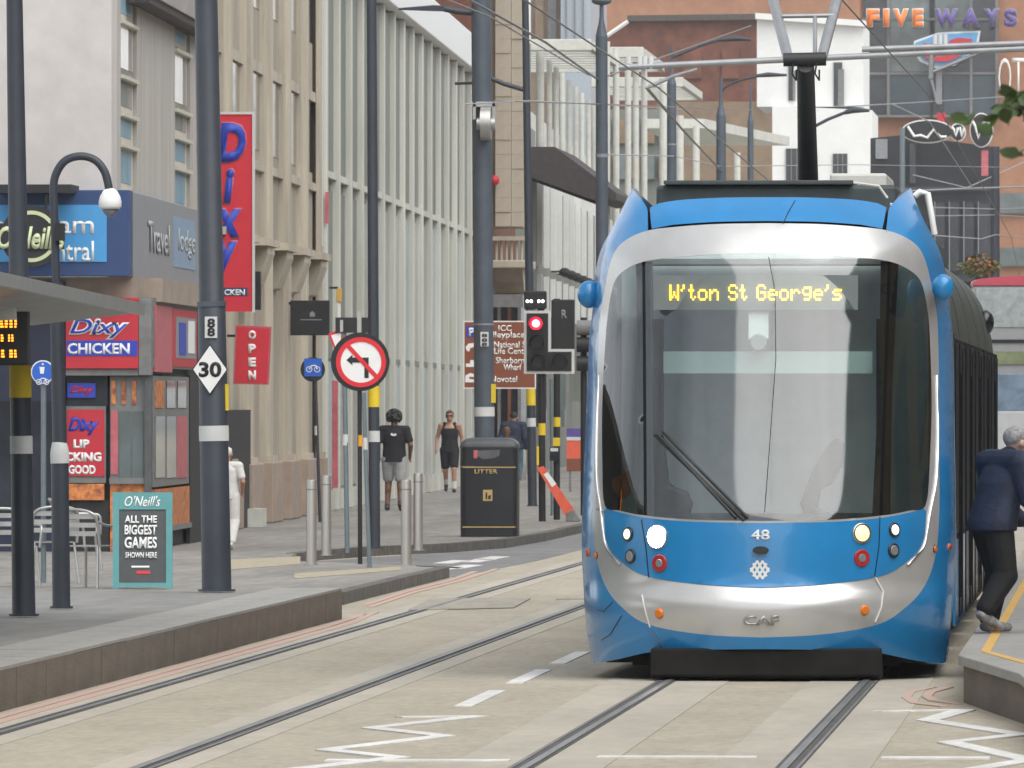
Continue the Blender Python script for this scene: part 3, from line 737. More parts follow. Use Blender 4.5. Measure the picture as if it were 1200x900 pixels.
m_signblue = mat('sign_blue', (.02, .05, .42), .5, var=.05)
m_white = mat('sign_white', (.80, .80, .78), .6, var=.04)
m_greyframe = mat('grey_frame', (.19, .195, .19), .6, var=.15, dirt=.1)
m_darkblue = mat('pub_navy', (.010, .016, .045), .45, var=.3, scale=2)
m_black = mat('matt_black', (.013, .013, .015), .6, var=.2)
m_charcoal0 = mat('dark_grey_frame', (.085, .088, .09), .6, var=.15)
m_food = mat('food_poster', (.55, .20, .05), .5, var=.6, scale=9, col2=(.12, .02, .02))
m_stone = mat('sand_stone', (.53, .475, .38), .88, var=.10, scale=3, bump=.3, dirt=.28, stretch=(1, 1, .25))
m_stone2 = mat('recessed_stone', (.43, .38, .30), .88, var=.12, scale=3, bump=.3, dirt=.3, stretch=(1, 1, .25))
m_plinth = mat('pink_stone', (.38, .30, .24), .85, var=.10, scale=3, bump=.2, dirt=.16)
m_fin = mat('pale_concrete_fin', (.61, .61, .545), .7, var=.07, scale=3, bump=.1, stretch=(1, 1, .15), dirt=.2)
m_panel = mat('grey_green_panel', (.235, .25, .22), .7, var=.10, scale=2, dirt=.25, stretch=(1, 1, .2))
m_whitefascia = mat('white_fascia', (.78, .79, .79), .5, var=.02)
m_brick = mat('red_brick', (.20, .075, .045), .9, var=.28, scale=1.2, bump=.2, dirt=.3, detail=8)
m_obrick = mat('orange_brick', (.40, .20, .115), .9, var=.12, scale=1.4, dirt=.15, detail=8)
m_tan = mat('tan_brick', (.28, .20, .13), .9, var=.15, scale=1.4, dirt=.2, detail=8)
m_dkstone = mat('dark_parapet', (.085, .075, .065), .9, var=.2)
m_whiteb = mat('white_render', (.75, .75, .73), .8, var=.03, dirt=.05)
m_whitepaint = mat('off_white_paint', (.62, .62, .56), .7, var=.07, dirt=.14)
m_darkmetal = mat('dark_soffit', (.045, .035, .033), .7, var=.2)
m_purple = mat('sign_purple', (.11, .07, .28), .5, var=.05)
m_orange = mat('sign_orange', (.85, .20, .02), .5, var=.05)

# ---------------------------------------------------------------- corner building with the chicken shop
DC = 139.6
b1 = thing('corner_building', 'pale rendered corner building with blue hotel fascia above a red chicken shop', 'building', (FX(148), 148, 0))
part(MB().prism([(-34, DC), (FX(DC), DC), (FX(DC) - .012, DC + .9), (-34, DC + .9)], 4.85, 13), 'front_wall', m_pinkwall, b1)
cols = [(UD(139), UD(158)), (UD(203), UD(221))]
segs = [DC + .9, cols[0][0], cols[0][1], cols[1][0], cols[1][1], 156.7]
for k in (0, 2, 4): part(wallF(segs[k], segs[k+1], 4.85, 13), 'side_wall', m_sidewall, b1)
for (a, b), vs_ in zip(cols, (((-30, 16), (28, 80), (84, 124), (138, 160), (177, 214)), ((20, 50), (59, 120), (124, 152), (164, 188), (200, 238)))):
    part(wallF(a, b, 4.85, 13, out=-.22), 'recess_wall', m_sidewall, b1)
    mid = (a + b) / 2
    for i, (v0, v1) in enumerate(vs_):
        z0, z1 = ZV(v1, mid), ZV(v0, mid)
        fr = part(wallF(a + .05, b - .05, z0 - .10, z1 + .06, out=-.05, th=.17), 'window_frame', m_cream, b1)
        part(wallF(a + .2, b - 1.0 if i in (1, 2) else b - .5, z0, z1, out=-.044, th=.006), 'pane', (m_bluepane, m_glasslit, m_panel, m_bluepane, m_bluepane)[i], fr)
        if i in (1, 2): part(wallF(b - .95, b - .3, z0, z1, out=-.044, th=.006), 'pane', m_eave, fr)
        part(wallF(a, b, z0 - .16, z0 - .11, out=.04, th=.14), 'sill', m_cream, fr)
part(wallF(142.8, 156.7, 7.56, 13, out=.32, th=.6), 'upper_overhang', m_eave, b1)
part(wallF(142.8, 156.7, 7.46, 7.555, out=.28, th=.5), 'eave', m_darkmetal, b1)
fa = part(MB().box(-34, -13.03, DC - .5, DC - .002, 3.74, 4.87), 'fascia', m_navy, b1, bevel=.01)
a, b = P(-120, 307, DC - .52), P(125, 240, DC - .52)
part(MB().box(a.x, b.x, DC - .52, DC - .5, a.z, b.z), 'sign_panel', m_ltblue, fa)
ftx('Birmingham', -62, 110, 252, 281, DC - .522, fa, m_white, bold=.012)
ftx('Central', 36, 110, 282, 306, DC - .522, fa, m_white, bold=.012)
fs = part(MB().prism([(-13.03, DC - .5), (-13.03 - .022*17, DC + 16.6), (FX(DC+16.6) - .05, DC + 16.6), (FX(DC) - .05, DC - .001)], 3.735, 4.865), 'side_fascia', m_greyfascia, b1, bevel=.01)
def side_box(u0, u1, z0, z1, X0, D0, out=.012, th=.05):        # a thin box on a side plane starting at (X0, D0), running along the street
    k = (-X0 - .022 * D0) * F_PX
    d0, d1 = k / (1045 - u0), k / (1045 - u1)
    bs = lambda D: X0 - .022 * (D - D0)
    return wallF(d0, d1, z0, z1, out=out, th=th, base=bs), d0, d1, bs
mb, d0, d1, bs = side_box(201, 226, 3.98, 4.68, -13.03, DC - .5); part(mb, 'sign_panel', mat('faded_blue_panel', (.22, .33, .46), .5, var=.08), fs)
flat_text('Travel', (bs(144.6) + .014, 144.6, 4.32), 4.2, .42, fs, m_fade, ux=FDIR, bold=.015)
flat_text('lodge', (bs(150.3) + .016, 150.3, 4.32), 3.6, .42, fs, m_fade, ux=FDIR, bold=.015)
# tan band, shop signs
part(MB().box(-34, -12.98, DC + .1, DC + 1, 3.45, 3.739), 'tan_band', m_band, b1)
part(wallF(DC + 1, 151, 3.42, 3.734, out=.6, th=.7), 'tan_band', m_band, b1)
rs = part(FR(77, 162, 349, 432, DC - .05, .25), 'shop_sign', m_red, b1, bevel=.006)
part(FR(78, 161, 399, 417, DC - .06, .02), 'blue_stripe', m_signblue, rs)
ftx('CHICKEN', 79, 152, 402, 415, DC - .062, rs, m_white, bold=.03)
ftx('Dixy', 80, 152, 372, 398, DC - .062, rs, m_white, shear=.3, bold=.06)
ftx('Dixy', 82, 150, 374, 396, DC - .068, rs, m_signblue, shear=.3, bold=.01)
pl = [( -34, DC + .08), (-12.8, DC + .08)]
part(FR(162.3, 177.5, 350, 440, DC - .03, .2), 'corner_post', m_greyframe, b1, bevel=.01); part(FR(169.5, 177, 441, 646, DC + .04, .12), 'corner_mullion', m_charcoal0, b1)
XS = -12.79
def sbx(u0, u1, v0, v1, m, name, out=.012, th=.05, parent=None):
    k = (-XS - .022 * DC) * F_PX; d = k / (1045 - (u0+u1)/2)
    mb, d0, d1, bs = side_box(u0, u1, ZV(v1, d), ZV(v0, d), XS, DC, out, th); return part(mb, name, m, parent or b1)
sbx(178, 229, 352, 432, m_greyframe, 'side_signboard', 0, .2)
ss = sbx(179, 199, 358, 436, m_redpale, 'side_sign'); sbx(199.5, 228, 363, 430, m_red, 'side_sign')
ss2 = sbx(203, 226, 372, 420, m_greyfascia, 'sign_graphic', .02); sbx(206, 214, 378, 416, m_signblue, 'sign_graphic', .028)
sbx(217, 224, 376, 414, m_white, 'sign_graphic', .028)
part(FR(77, 162, 432.5, 440, DC + .0, .25), 'sign_soffit', m_greyframe, b1)
# shop interior block and windows
part(MB().prism([(-34, DC + .28), (XS - .12, DC + .28), (XS - .12 - .022*11, 151), (-34, 151)], .12, 3.42), 'shop_core', m_black, b1)
part(FR(78, 126, 440, 476, DC + .16, .1), 'fanlight', m_glassdark, b1)
o = part(FR(79, 112, 449, 466, DC + .12, .03), 'neon_oval', m_signblue, b1); ftx('Dixy', 82, 110, 452, 463, DC + .118, o, m_red, shear=.3, bold=.04)
fr = part(FR(77, 124, 476, 566, DC + .14, .1), 'window_frame', m_greyframe, b1)
o = part(FR(78.5, 122, 480, 558, DC + .12, .02), 'poster', m_red, b1)
ftx('LIP', 86, 105, 515, 525, DC + .118, o, m_white, bold=.05); ftx('LICKING', 66, 119, 530, 541, DC + .118, o, m_white, bold=.05); ftx('GOOD', 80, 112, 545, 556, DC + .118, o, m_white, bold=.05)
ftx('Dixy', 80, 116, 489, 510, DC + .118, o, m_signblue, shear=.3, bold=.05)
part(FR(78.5, 122, 567, 586, DC + .12, .1), 'food_panel', m_food, b1)
part(FR(77, 128, 586, 646, DC + .18, .1), 'stall_riser', m_black, b1)
for (u0, u1) in ((129, 170),):
    fr = part(FR(u0, u1, 441, 566, DC + .14, .1), 'window_frame', m_greyframe, b1)
    for k in range(3): part(FR(u0 + 1.5 + k*12, u0 + 6.5 + k*12, 446, 474, DC + .125, .02), 'meal_poster', m_food, fr)
    part(FR(u0 + 1, u0 + 9, 481, 556, DC + .125, .02), 'meal_poster', m_redpale, fr)
    for k in range(2): part(FR(u0 + 11 + k*15, u0 + 24 + k*15, 482, 560, DC + .125, .02), 'pane', m_glassgrey, fr)
    part(FR(u0, u1, 567, 646, DC + .15, .1), 'food_panel', m_food, b1)
    part(FR(u0 - 1, u1 + 1, 560, 567, DC + .08, .1), 'sill', m_greyframe, fr)
fr = sbx(180, 222, 441, 569, m_greyframe, 'window_frame', -.03, .1)
for k in range(3): sbx(182 + k*13, 192 + k*13, 446, 478, (m_food, m_glassdark, m_glassdark)[k], 'pane', -.018, parent=fr)
for k in range(3): sbx(182 + k*13, 193 + k*13, 488, 560, (m_glassgrey, m_glassgrey, m_redpale)[k], 'pane', -.018, parent=fr)
sbx(181, 222, 572, 616, m_food, 'food_panel', -.02); sbx(181, 223, 616, 622, m_greyframe, 'sill', 0)
sbx(222.5, 236, 440, 640, m_black, 'door_recess', -.02)
# pub front to the left
part(FR(-160, 76.5, 330, 646, DC + .05, .2), 'pub_front', m_darkblue, b1)
for k in range(3): part(FR(-52 + k*44, -14 + k*44, 470, 600, DC + .02, .03), 'pub_window', m_glassdark, b1)

# ---------------------------------------------------------------- stone building
b2 = thing('stone_building', 'sandstone building with fluted pilasters and a pink stone plinth', 'building', (FX(173), 173, 0))
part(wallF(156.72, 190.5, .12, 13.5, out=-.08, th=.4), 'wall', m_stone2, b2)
bays = [156.1 + 5.4*k for k in range(7)]
for k, d in enumerate(bays):
    # pilaster between bays, in two steps
    a, c = max(156.75, d + 1.5), min(190.4, d + 3.9)
    if c > a:
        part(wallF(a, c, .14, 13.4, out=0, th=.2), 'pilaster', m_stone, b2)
        part(wallF(a + .75, c - .75, 1.0, 13.4, out=.045, th=.06), 'pilaster_face', m_stone, b2)
        pb = part(wallF(max(156.75, a - .3), c + .3 if c < 190 else c, .13, 1.12, out=.16, th=.3), 'plinth_block', m_plinth, b2, bevel=.02)
        part(wallF(a + .5, c - .5, 1.12, 1.22, out=.12, th=.2), 'plinth_cap', m_stone, b2)
    # window slot at the top of the recess
    wa, wb = max(156.9, d - 1.35), min(190.3, d + 1.4)
    if wb > wa:
        o = part(wallF(wa, wb, 6.2, 7.45, out=-.072, th=.05), 'window', m_glassdark, b2)
        part(wallF(wa - .1, wb + .1, 7.45, 7.62, out=-.02, th=.16), 'lintel', m_stone, b2); part(wallF(wa - .1, wb + .1, 5.86, 6.0, out=.0, th=.16), 'sill', m_stone, b2)
        part(wallF(wa, wb, 8.5, 10.5, out=-.072, th=.05), 'window', m_glassdark, b2)
        # console bracket
        D_ = d
        part(MB().prismY([(FX(D_) - .12, 4.62), (FX(D_) + .20, 4.62), (FX(D_) + .20, 4.5), (FX(D_) + .10, 4.2), (FX(D_) + .02, 4.0), (FX(D_) - .12, 3.95)], D_ - .7, D_ + .7), 'console', m_stone, b2, bevel=.01)
        part(wallF(wa - .3, wb + .3, 4.62, 4.74, out=.24, th=.4), 'console_cap', m_stone, b2)
o = part(wallF(162.2, 168.4, .12, 1.98, out=.10, th=.3), 'doorway', m_black, b2)
part(wallF(167.6, 168.6, .13, .42, out=.34, th=.3), 'step_block', m_whitepaint, b2)

# ---------------------------------------------------------------- finned building
b3 = thing('finned_building', 'long pale building with tall vertical concrete fins and a plain white fascia', 'building', (FX(228), 228, 0))
part(wallF(190.55, 264, .12, 10.8, out=-.06, th=.4), 'wall', m_panel, b3)
d = 191.0; k = 0
while d < 263.5:
    o = part(wallF(d, d + .42, .13, 10.08, out=.105 + random.uniform(-.01, .01), th=.3), 'fin', m_fin, b3, bevel=.012)
    e = min(d + 4.4, 264)
    zl_ = 6.08
    part(wallF(d + .5, e - .05, .5, zl_ - .1, out=-.015, th=.04), 'pane', (m_glassgrey, m_glassblue, m_glassgrey)[k % 3] if d > 203 else m_panel, b3)
    part(wallF(d + .45, e - .02, zl_ + .1, zl_ + .22, out=.06, th=.1), 'transom', m_fin, b3)
    part(wallF(d + .45, e - .02, .13, .5, out=.02, th=.06), 'stall_riser', m_fin, b3)
    part(wallF(d + .45, e - .02, 2.9, 3.0, out=.015, th=.06), 'transom', m_panel, b3)
    part(wallF(d + .5, e - .05, zl_ + .25, 10.02, out=.0, th=.05), 'upper_panel', m_panel, b3)
    part(wallF(d + .6, e - .1, .55, 2.85, out=-.005, th=.008), 'shop_window', m_glassdark if k % 3 else m_glassblue, b3)
    d += 4.4; k += 1
part(wallF(190.6, 264, 10.1, 10.92, out=.26, th=.5), 'fascia', m_whitefascia, b3, bevel=.02)
part(wallF(190.56, 190.98, 4.9, 10.1, out=.05, th=.3), 'end_strip', m_fin, b3)
part(FR(389, 396, 446, 572, 192.6, .03), 'red_pennant', m_redpale, b3)
part(FR(381, 385, 225, 262, 190.9, .03), 'pink_strip', m_redpale, b3)

# ---------------------------------------------------------------- brick strip and ashlar tower
b4 = thing('stone_tower', 'narrow ashlar stone tower bay with a small balcony between pale buildings', 'building', (FX(275), 275, 0))
part(wallF(264.1, 291, .12, 15.5, out=-.02, th=1.2), 'brick_wall', m_brick, b4)
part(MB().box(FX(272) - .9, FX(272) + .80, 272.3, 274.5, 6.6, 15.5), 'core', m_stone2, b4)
blk = mesh_of(MB().box(0, .40, 0, .4, 0, .365), 'ashlar_block'); blk.materials.append(m_stone)
blk2 = mesh_of(MB().box(0, .33, 0, .4, 0, .365), 'ashlar_block'); blk2.materials.append(m_stone)
z = 6.62; i = 0
while z < 13:
    for me, x, dy in ((blk, FX(272) + .13, 0.0), (blk2, FX(272) + .54, .12)):
        o = bpy.data.objects.new('ashlar_block', me); COL.objects.link(o); o.parent = b4
        o.location = Vector((x, 272.0 + dy + random.uniform(-.02, .02), z)) - b4.location
    z += .369; i += 1
part(MB().box(FX(272) + .05, FX(272) + 1.0, 271.3, 275, 5.55, 5.75), 'balcony_ledge', m_stone, b4, bevel=.03)
part(MB().prismX([(271.4, 5.55), (272.5, 4.9), (274.6, 4.9), (274.6, 5.55)], FX(272) + .1, FX(272) + .85), 'balcony_corbel', m_stone2, b4)
for k in range(6): part(MB().cyl((FX(272) + .18 + k*.13, 271.6), .035, 5.75, 6.25, 8), 'baluster', m_stone, b4, sm=50)
part(MB().box(FX(272) + .1, FX(272) + .95, 271.4, 271.8, 6.25, 6.36), 'balustrade_rail', m_stone, b4)
part(MB().box(FX(272) - .3, FX(272) + .75, 272.6, 275, .12, 4.9), 'shopfront', m_glassdark, b4)
for k in range(4): part(MB().box(FX(272) - .1 + k*.26, FX(272) - .02 + k*.26, 272.4, 272.58, .12, 4.9), 'mullion', (m_brick, m_greyframe)[k % 2], b4)
part(MB().ball((FX(272) + .12, 271.8, ZV(211, 272)), .13, 12, 8), 'red_bell', m_red, b4, sm=60)

# ---------------------------------------------------------------- white terraced building
b5 = thing('terraced_building', 'white finned building with pergola roofed terraces and a dark sloping canopy', 'building', (FX(330), 330, 0))
part(wallF(291.1, 374, .12, 8.6, out=-.02, th=.6), 'lower_wall', m_panel, b5)
part(wallF(292, 440, 8.6, 12.2, out=-2.2, th=.5), 'upper_wall', m_whitepaint, b5)
part(FR(700, 792, 128, 480, 446, 2), 'far_facade', m_panel, b5)
for k in range(5):
    for q in range(2): part(FR(704 + k*17, 716 + k*17, 140 + q*42, 168 + q*42, 445.7, .25), 'terrace_window', (m_glassgrey, m_tan)[(k+q) % 2], b5)
part(wallF(374.1, 560, .12, 8.6, out=.35, th=.6), 'far_wall', m_whitepaint, b5)
part(MB().box(FX(298) - 2.2, FX(298) + .1, 298, 299, 8.6, 12.2), 'end_wall', m_panel, b5)
for u in (630, 638, 646, 653, 661, 668, 675, 682, 690, 698, 706):
    d = UD(u); part(wallF(d, d + .7, 6.1, 9.2, out=.14, th=.3), 'fin', m_whiteb, b5); part(wallF(d, d + .7, 4.7, 5.85, out=.12, th=.3), 'short_fin', m_whiteb, b5)
    if u > 631:
        part(MB().tube([(FX(d) + .2, d, 6.0), (FX(d) + .55, d, 6.0)], .03, 6), 'lamp_arm', m_black, b5); part(MB().ball((FX(d) + .6, d, 5.98), .17, 10, 6, (1, 1, .8)), 'lantern', m_black, b5)
for k in range(12):
    d = 300 + 6*k; part(wallF(d, d + 5.2, 8.9, 11.6, out=-2.16, th=.05), 'terrace_window', (m_glassgrey, m_panel)[k % 2], b5)
D5 = 298
part(poly_px([(616, 172), (650, 172), (722, 226), (722, 234), (700, 236), (616, 206)], D5, 11), 'sloping_canopy', m_darkmetal, b5)
for k in range(3): part(poly_px([(616, 204), (620, 204), (704, 237), (702, 241), (616, 209)], D5 + .3 + k*3.6, .5), 'canopy_rib', m_black, b5)
def terrace_cols(us, X, z0, z1, r):
    for u in us:
        d = PX(u, X); part(MB().cyl((X, d), r, z0, z1(d) if callable(z1) else z1, 10), 'column', m_whitepaint, b5, sm=60)
for u in (633, 644, 652, 659, 667, 675, 682, 690, 697):
    d = 124250/(1045-u); part(MB().cyl((FX(d) + .3, d), .085 if u not in (633, 697) else .12, 8.9, 12.1, 10), 'column', m_whitepaint, b5, sm=60)
terrace_cols((711, 722, 736, 745, 755), -15.0, 6.0, 12.57, .10); terrace_cols((777.5,), -14.85, 5.5, 12.56, .13)
terrace_cols((787, 797, 816, 864), -15.6, 6.0, 12.2, .13)
def pergola(x0, x1, d0, d1, z, n=9):
    o = part(MB().box(x0, x1, d0, d0 + .35, z - .32, z), 'pergola_beam', m_whitepaint, b5, bevel=.02)
    part(MB().box(x1 - .18, x1, d0 + .36, d1, z - .26, z - .02), 'pergola_beam', m_whitepaint, b5)
    part(MB().box(x0, x1, d1 + .01, d1 + .3, z - .30, z - .01), 'pergola_beam', m_whitepaint, b5)
    for k in range(n):
        d = d0 + (d1 - d0) * (k + .7) / (n + .4); part(MB().box(x0, x1 - .19, d, d + .5, z - .22, z - .05), 'slat', m_whitepaint, b5)
pergola(-18.2, -15.0, 299, 319, 12.33); pergola(-18, -14.6, 322.5, 337, 12.9, 7); pergola(-17.5, -14.5, 349, 365, 12.8, 7)
o = part(MB().prism([(-18, 398), (-15.75, 398), (-13.4, 425), (-18, 425)], 12.4, 12.75), 'pergola_roof', m_whitepaint, b5)
part(MB().box(-16.2, -14.9, 400, 400.1, 9.5, 9.62), 'terrace_rail', m_whitepaint, b5)
for k in range(12): part(MB().box(-16.2 + k*.11, -16.17 + k*.11, 400, 400.06, 8.5, 9.49), 'rail_post', m_whitepaint, b5)
part(MB().prism([(-17.5, 402), (-14.9, 402), (-12.2, 440), (-17.5, 440)], 7.5, 8.5), 'terrace_slab', m_whitepaint, b5)
part(MB().prism([(-17.5, 402.2), (-15.0, 402.2), (-12.4, 440), (-17.5, 440)], .1, 7.49), 'terrace_base', m_tan, b5)
# street-level clutter: awnings and shopfronts of that row
for k, (u0, u1, v0, v1, D, m) in enumerate(((575, 612, 345, 360, 271, m_greyframe), (628, 640, 430, 500, 300, m_glassdark), (650, 662, 430, 500, 320, m_glassgrey), (664, 690, 380, 470, 340, m_panel))):
    part(FR(u0, u1, v0, v1, D, .4), 'shop_panel', m, b5)

# ---------------------------------------------------------------- far blocks
b6 = thing('brick_block', 'dark red brick block with a dark stone parapet beyond the white terraces', 'building', (-23, 560, 0))
part(poly_px([(708, 480), (708, 45), (736, 21), (887, 19), (887, 480)], 560, 30), 'wall', m_brick, b6)
part(poly_px([(735, 25), (735, 18), (890, 16), (890, 23)], 559.5, 2), 'parapet', m_dkstone, b6)
part(MB().tube([P(704, 47, 559), P(714, 40, 559), P(736, 25, 559)], .12, 6), 'verge', m_whiteb, b6)
for (u0, u1, v0, v1) in ((745, 770, 60, 90), (800, 822, 60, 92), (846, 866, 58, 92)): part(FR(u0, u1, v0, v1, 559.8, .3), 'blind_panel', m_brick, b6)
b7 = thing('tan_block', 'plain tan brick block in front of the dark red brick one', 'building', (-19.5, 545, 0))
part(poly_px([(770, 480), (770, 119), (905, 119), (905, 480)], 545, 12), 'wall', m_tan, b7); part(poly_px([(888, 119), (888, 114), (907, 119), (907, 123)], 544.6, 4), 'coping', m_dkstone, b7)
b8 = thing('white_block', 'plain white rendered block with narrow dark window slots', 'building', (-15, 520, 0))
part(poly_px([(887, 125), (887, 18), (1012, 26), (1012, 125)], 521, 12), 'upper_wall', m_whiteb, b8)
part(poly_px([(905, 480), (905, 124), (1022, 129), (1022, 480)], 520, 12.5), 'lower_wall', m_whiteb, b8)
part(poly_px([(885, 22), (885, 15), (1014, 24), (1014, 31)], 520.5, 3), 'coping', m_whiteb, b8)
for (u0, u1, v0, v1) in ((924, 930, 75, 118), (977, 987, 73, 124)):
    o = part(FR(u0, u1, v0, v1, 520.9, .5), 'window', m_glassdark, b8); part(FR(u0 + 5, u1 + 2, v0 + 8, v1, 520.7, .18), 'reveal', m_greyframe, o)
for (u0, u1, v0, v1) in ((921, 940, 174, 216), (945, 957, 178, 216), (976, 993, 180, 207)):
    o = part(FR(u0, u1, v0, v1, 519.9, .3), 'window', m_glassdark, b8)
    for k in (1, 2): part(FR(u0 + (u1-u0)*k/3 - .5, u0 + (u1-u0)*k/3 + .5, v0, v1, 519.8, .09), 'glazing_bar', m_greyframe, o)
    part(FR(u0 - 1, u1 + 1, v1, v1 + 1.5, 519.7, .4), 'sill', m_whiteb, o)
b9 = thing('orange_brick_tower', 'wide orange brick tower rising far behind the red brick block', 'building', (-24, 690, 0))
part(poly_px([(690, 480), (690, -90), (1020, -90), (1020, 480)], 690, 20), 'wall', m_obrick, b9)
for k in range(5): part(FR(700 + k*62, 745 + k*62, -60, -14, 689.6, .3), 'window_band', m_glassgrey, b9)
b10 = thing('grey_glass_tower', 'slim grey blue tower with a beige flank behind the stone tower', 'building', (-30, 640, 0))
part(poly_px([(604, 480), (604, -90), (657, -90), (657, 480)], 640, 18), 'flank_wall', m_tan, b10)
part(poly_px([(657.2, 480), (657.2, -90), (692, -90), (692, 480)], 638, 20), 'glazed_wall', mat('blue_grey_cladding', (.36, .42, .47), .4, var=.05), b10)
for k in range(3): part(FR(612 + k*15, 622 + k*15, -80, 60, 639.7, .25), 'window_band', (m_glasslit, m_tan, m_greyframe)[k], b10)
for k in range(3): part(FR(663 + k*10, 664 + k*10, -80, 80, 637.8, .19), 'mullion', m_greyframe, b10)

# leisure building with the big sign
b11 = thing('leisure_building', 'orange brick leisure building with dark glazing behind large FIVE WAYS letters', 'building', (-9, 600, 0))
part(poly_px([(1008, 480), (1008, -90), (1330, -90), (1330, 480)], 602, 25), 'wall', m_obrick, b11)
gl_ = part(FR(1012, 1168, -80, 137, 601.4, .5), 'curtain_wall', m_glassdark, b11)
for (u0, u1, v0, v1, m) in ((1043, 1089, -80, 84, m_glassgrey), (1042, 1092, 88, 134, m_glassteal), (1096, 1137, -80, 40, m_glassgrey), (1106, 1166, 88, 134, m_glassteal), (1014, 1040, -70, 90, m_glassdark)):
    part(FR(u0, u1, v0, v1, 601.2, .19), 'pane', m, gl_)
for u in (1041, 1092, 1138, 1168): part(FR(u - 1.6, u + 1.6, -80, 137, 600.9, .28), 'mullion', m_greyframe if u != 1092 else m_black, gl_)
part(FR(1097, 1104, 80, 122, 600.8, .3), 'bright_post', m_greyfascia, gl_)
for v in (86, 136): part(FR(1012, 1168, v - 1.5, v + 1.5, 601.0, .18), 'transom', m_greyframe, gl_)
x = 1016
for ch, w_, m in (('F', 14, m_orange), ('I', 6, m_orange), ('V', 17, m_orange), ('E', 12, m_orange), (' ', 3, None), ('W', 26, m_purple), ('A', 20, m_purple), ('Y', 18, m_purple), ('S', 15, m_purple)):
    if m: ftx(ch, x, x + w_, 11, 31, 599.6, b11, m, 'sign_letter', bold=.05, depth=.25); ftx(ch, x - .8, x + w_ + .8, 10, 32, 599.9, b11, m_white if m is m_orange else m_greyfascia, 'letter_back', bold=.09, depth=.1)
    x += w_ + 5.6
part(poly_px([(1010, 24), (1010, 21), (1172, 21), (1172, 24)], 600.4, .2), 'letter_rail', m_greyframe, b11)
lg = part(poly_px([(1071, 48), (1100, 38), (1149, 36), (1147, 50), (1136, 66), (1118, 77), (1096, 80), (1078, 72), (1070, 60)], 600, .4), 'logo_board', m_white, b11)
part(poly_px([(1073, 50), (1100, 40), (1146, 38), (1144, 50), (1134, 64), (1116, 74), (1097, 77), (1081, 70), (1073, 60)], 599.8, .19), 'logo_field', mat('logo_blue', (.12, .36, .62), .5, var=.05), lg)
part(poly_px([(1080, 61), (1100, 66), (1120, 62), (1130, 52), (1128, 64), (1112, 72), (1095, 72), (1084, 68)], 599.6, .19), 'logo_swoosh', m_red, lg)
part(poly_px([(1112, 48), (1122, 44), (1140, 46), (1134, 54), (1116, 56)], 599.6, .19), 'logo_swoosh', m_red, lg)
ftx('BOWL', 1082, 1112, 50, 60, 599.55, lg, m_red, bold=.05)
for (ch, u) in (('O', 1170), ('T', 1186)): ftx(ch, u, u + 15, 68, 112, 600.6, b11, m_white, 'outline_letter', bold=-.01, depth=.2); 
for (v0, v1) in ((226, 250), (290, 312)): part(FR(1172, 1330, v0, v1, 601.6, .3), 'window_band', m_glassgrey, b11)

b12 = thing('black_bar_building', 'black painted bar building with white scribbled oval signs on its parapet', 'building', (-8, 455, 0))
part(poly_px([(1020, 480), (1020, 162), (1060, 158), (1162, 172), (1162, 480)], 455, 14), 'wall', mat('black_paint_wall', (.03, .032, .038), .7, var=.2, scale=1.5, dirt=.2), b12)
m_charcoal = mat('charcoal_render', (.055, .06, .068), .7, var=.2, scale=1)
part(FR(1090, 1161, 228, 330, 454.7, .25), 'shop_band', m_charcoal, b12)
for k in range(4): o = part(FR(1096 + k*17, 1107 + k*17, 238, 318, 454.5, .18), 'window', m_glassdark, b12); part(FR(1095 + k*17, 1096 + k*17, 236, 320, 454.3, .3), 'pilaster', m_greyfascia, b12)
part(FR(1020, 1164, 219, 223, 454, .6), 'cornice', m_charcoal, b12)
part(FR(1066, 1073, 168, 215, 454.6, .3), 'dark_bay', m_glassdark, b12); part(FR(1026, 1040, 163, 186, 454.7, .2), 'crest', m_greyfascia, b12)
for (u0, u1, v0, v1) in ((1056, 1117, 140, 168), (1113, 1132, 144, 166), (1136, 1164, 132, 173)):
    cu, cv, ru, rv = (u0+u1)/2, (v0+v1)/2, (u1-u0)/2, (v1-v0)/2
    o = part(poly_px([(cu + ru*math.cos(t), cv + rv*math.sin(t)) for t in [2*math.pi*k/22 for k in range(22)]], 453.6, .3), 'oval_sign', m_white, b12)
    part(poly_px([(cu + (ru-1.5)*math.cos(t), cv + (rv-1.5)*math.sin(t)) for t in [2*math.pi*k/22 for k in range(22)]], 453.5, .09), 'oval_field', m_black, o)
    rr = random.Random(int(u0)); pts = [P(cu + ru*.75*(k/6*2-1), cv + rv*rr.uniform(-.55, .55), 453.45) for k in range(7)]
    part(MB().tube(pts, .06, 5), 'scribble', m_white, o)
part(FR(1150, 1158, 176, 206, 453.8, .3), 'red_lamp_sign', m_redpale, b12); part(FR(1098, 1108, 132, 146, 456, .5), 'red_panel', m_red, b12)

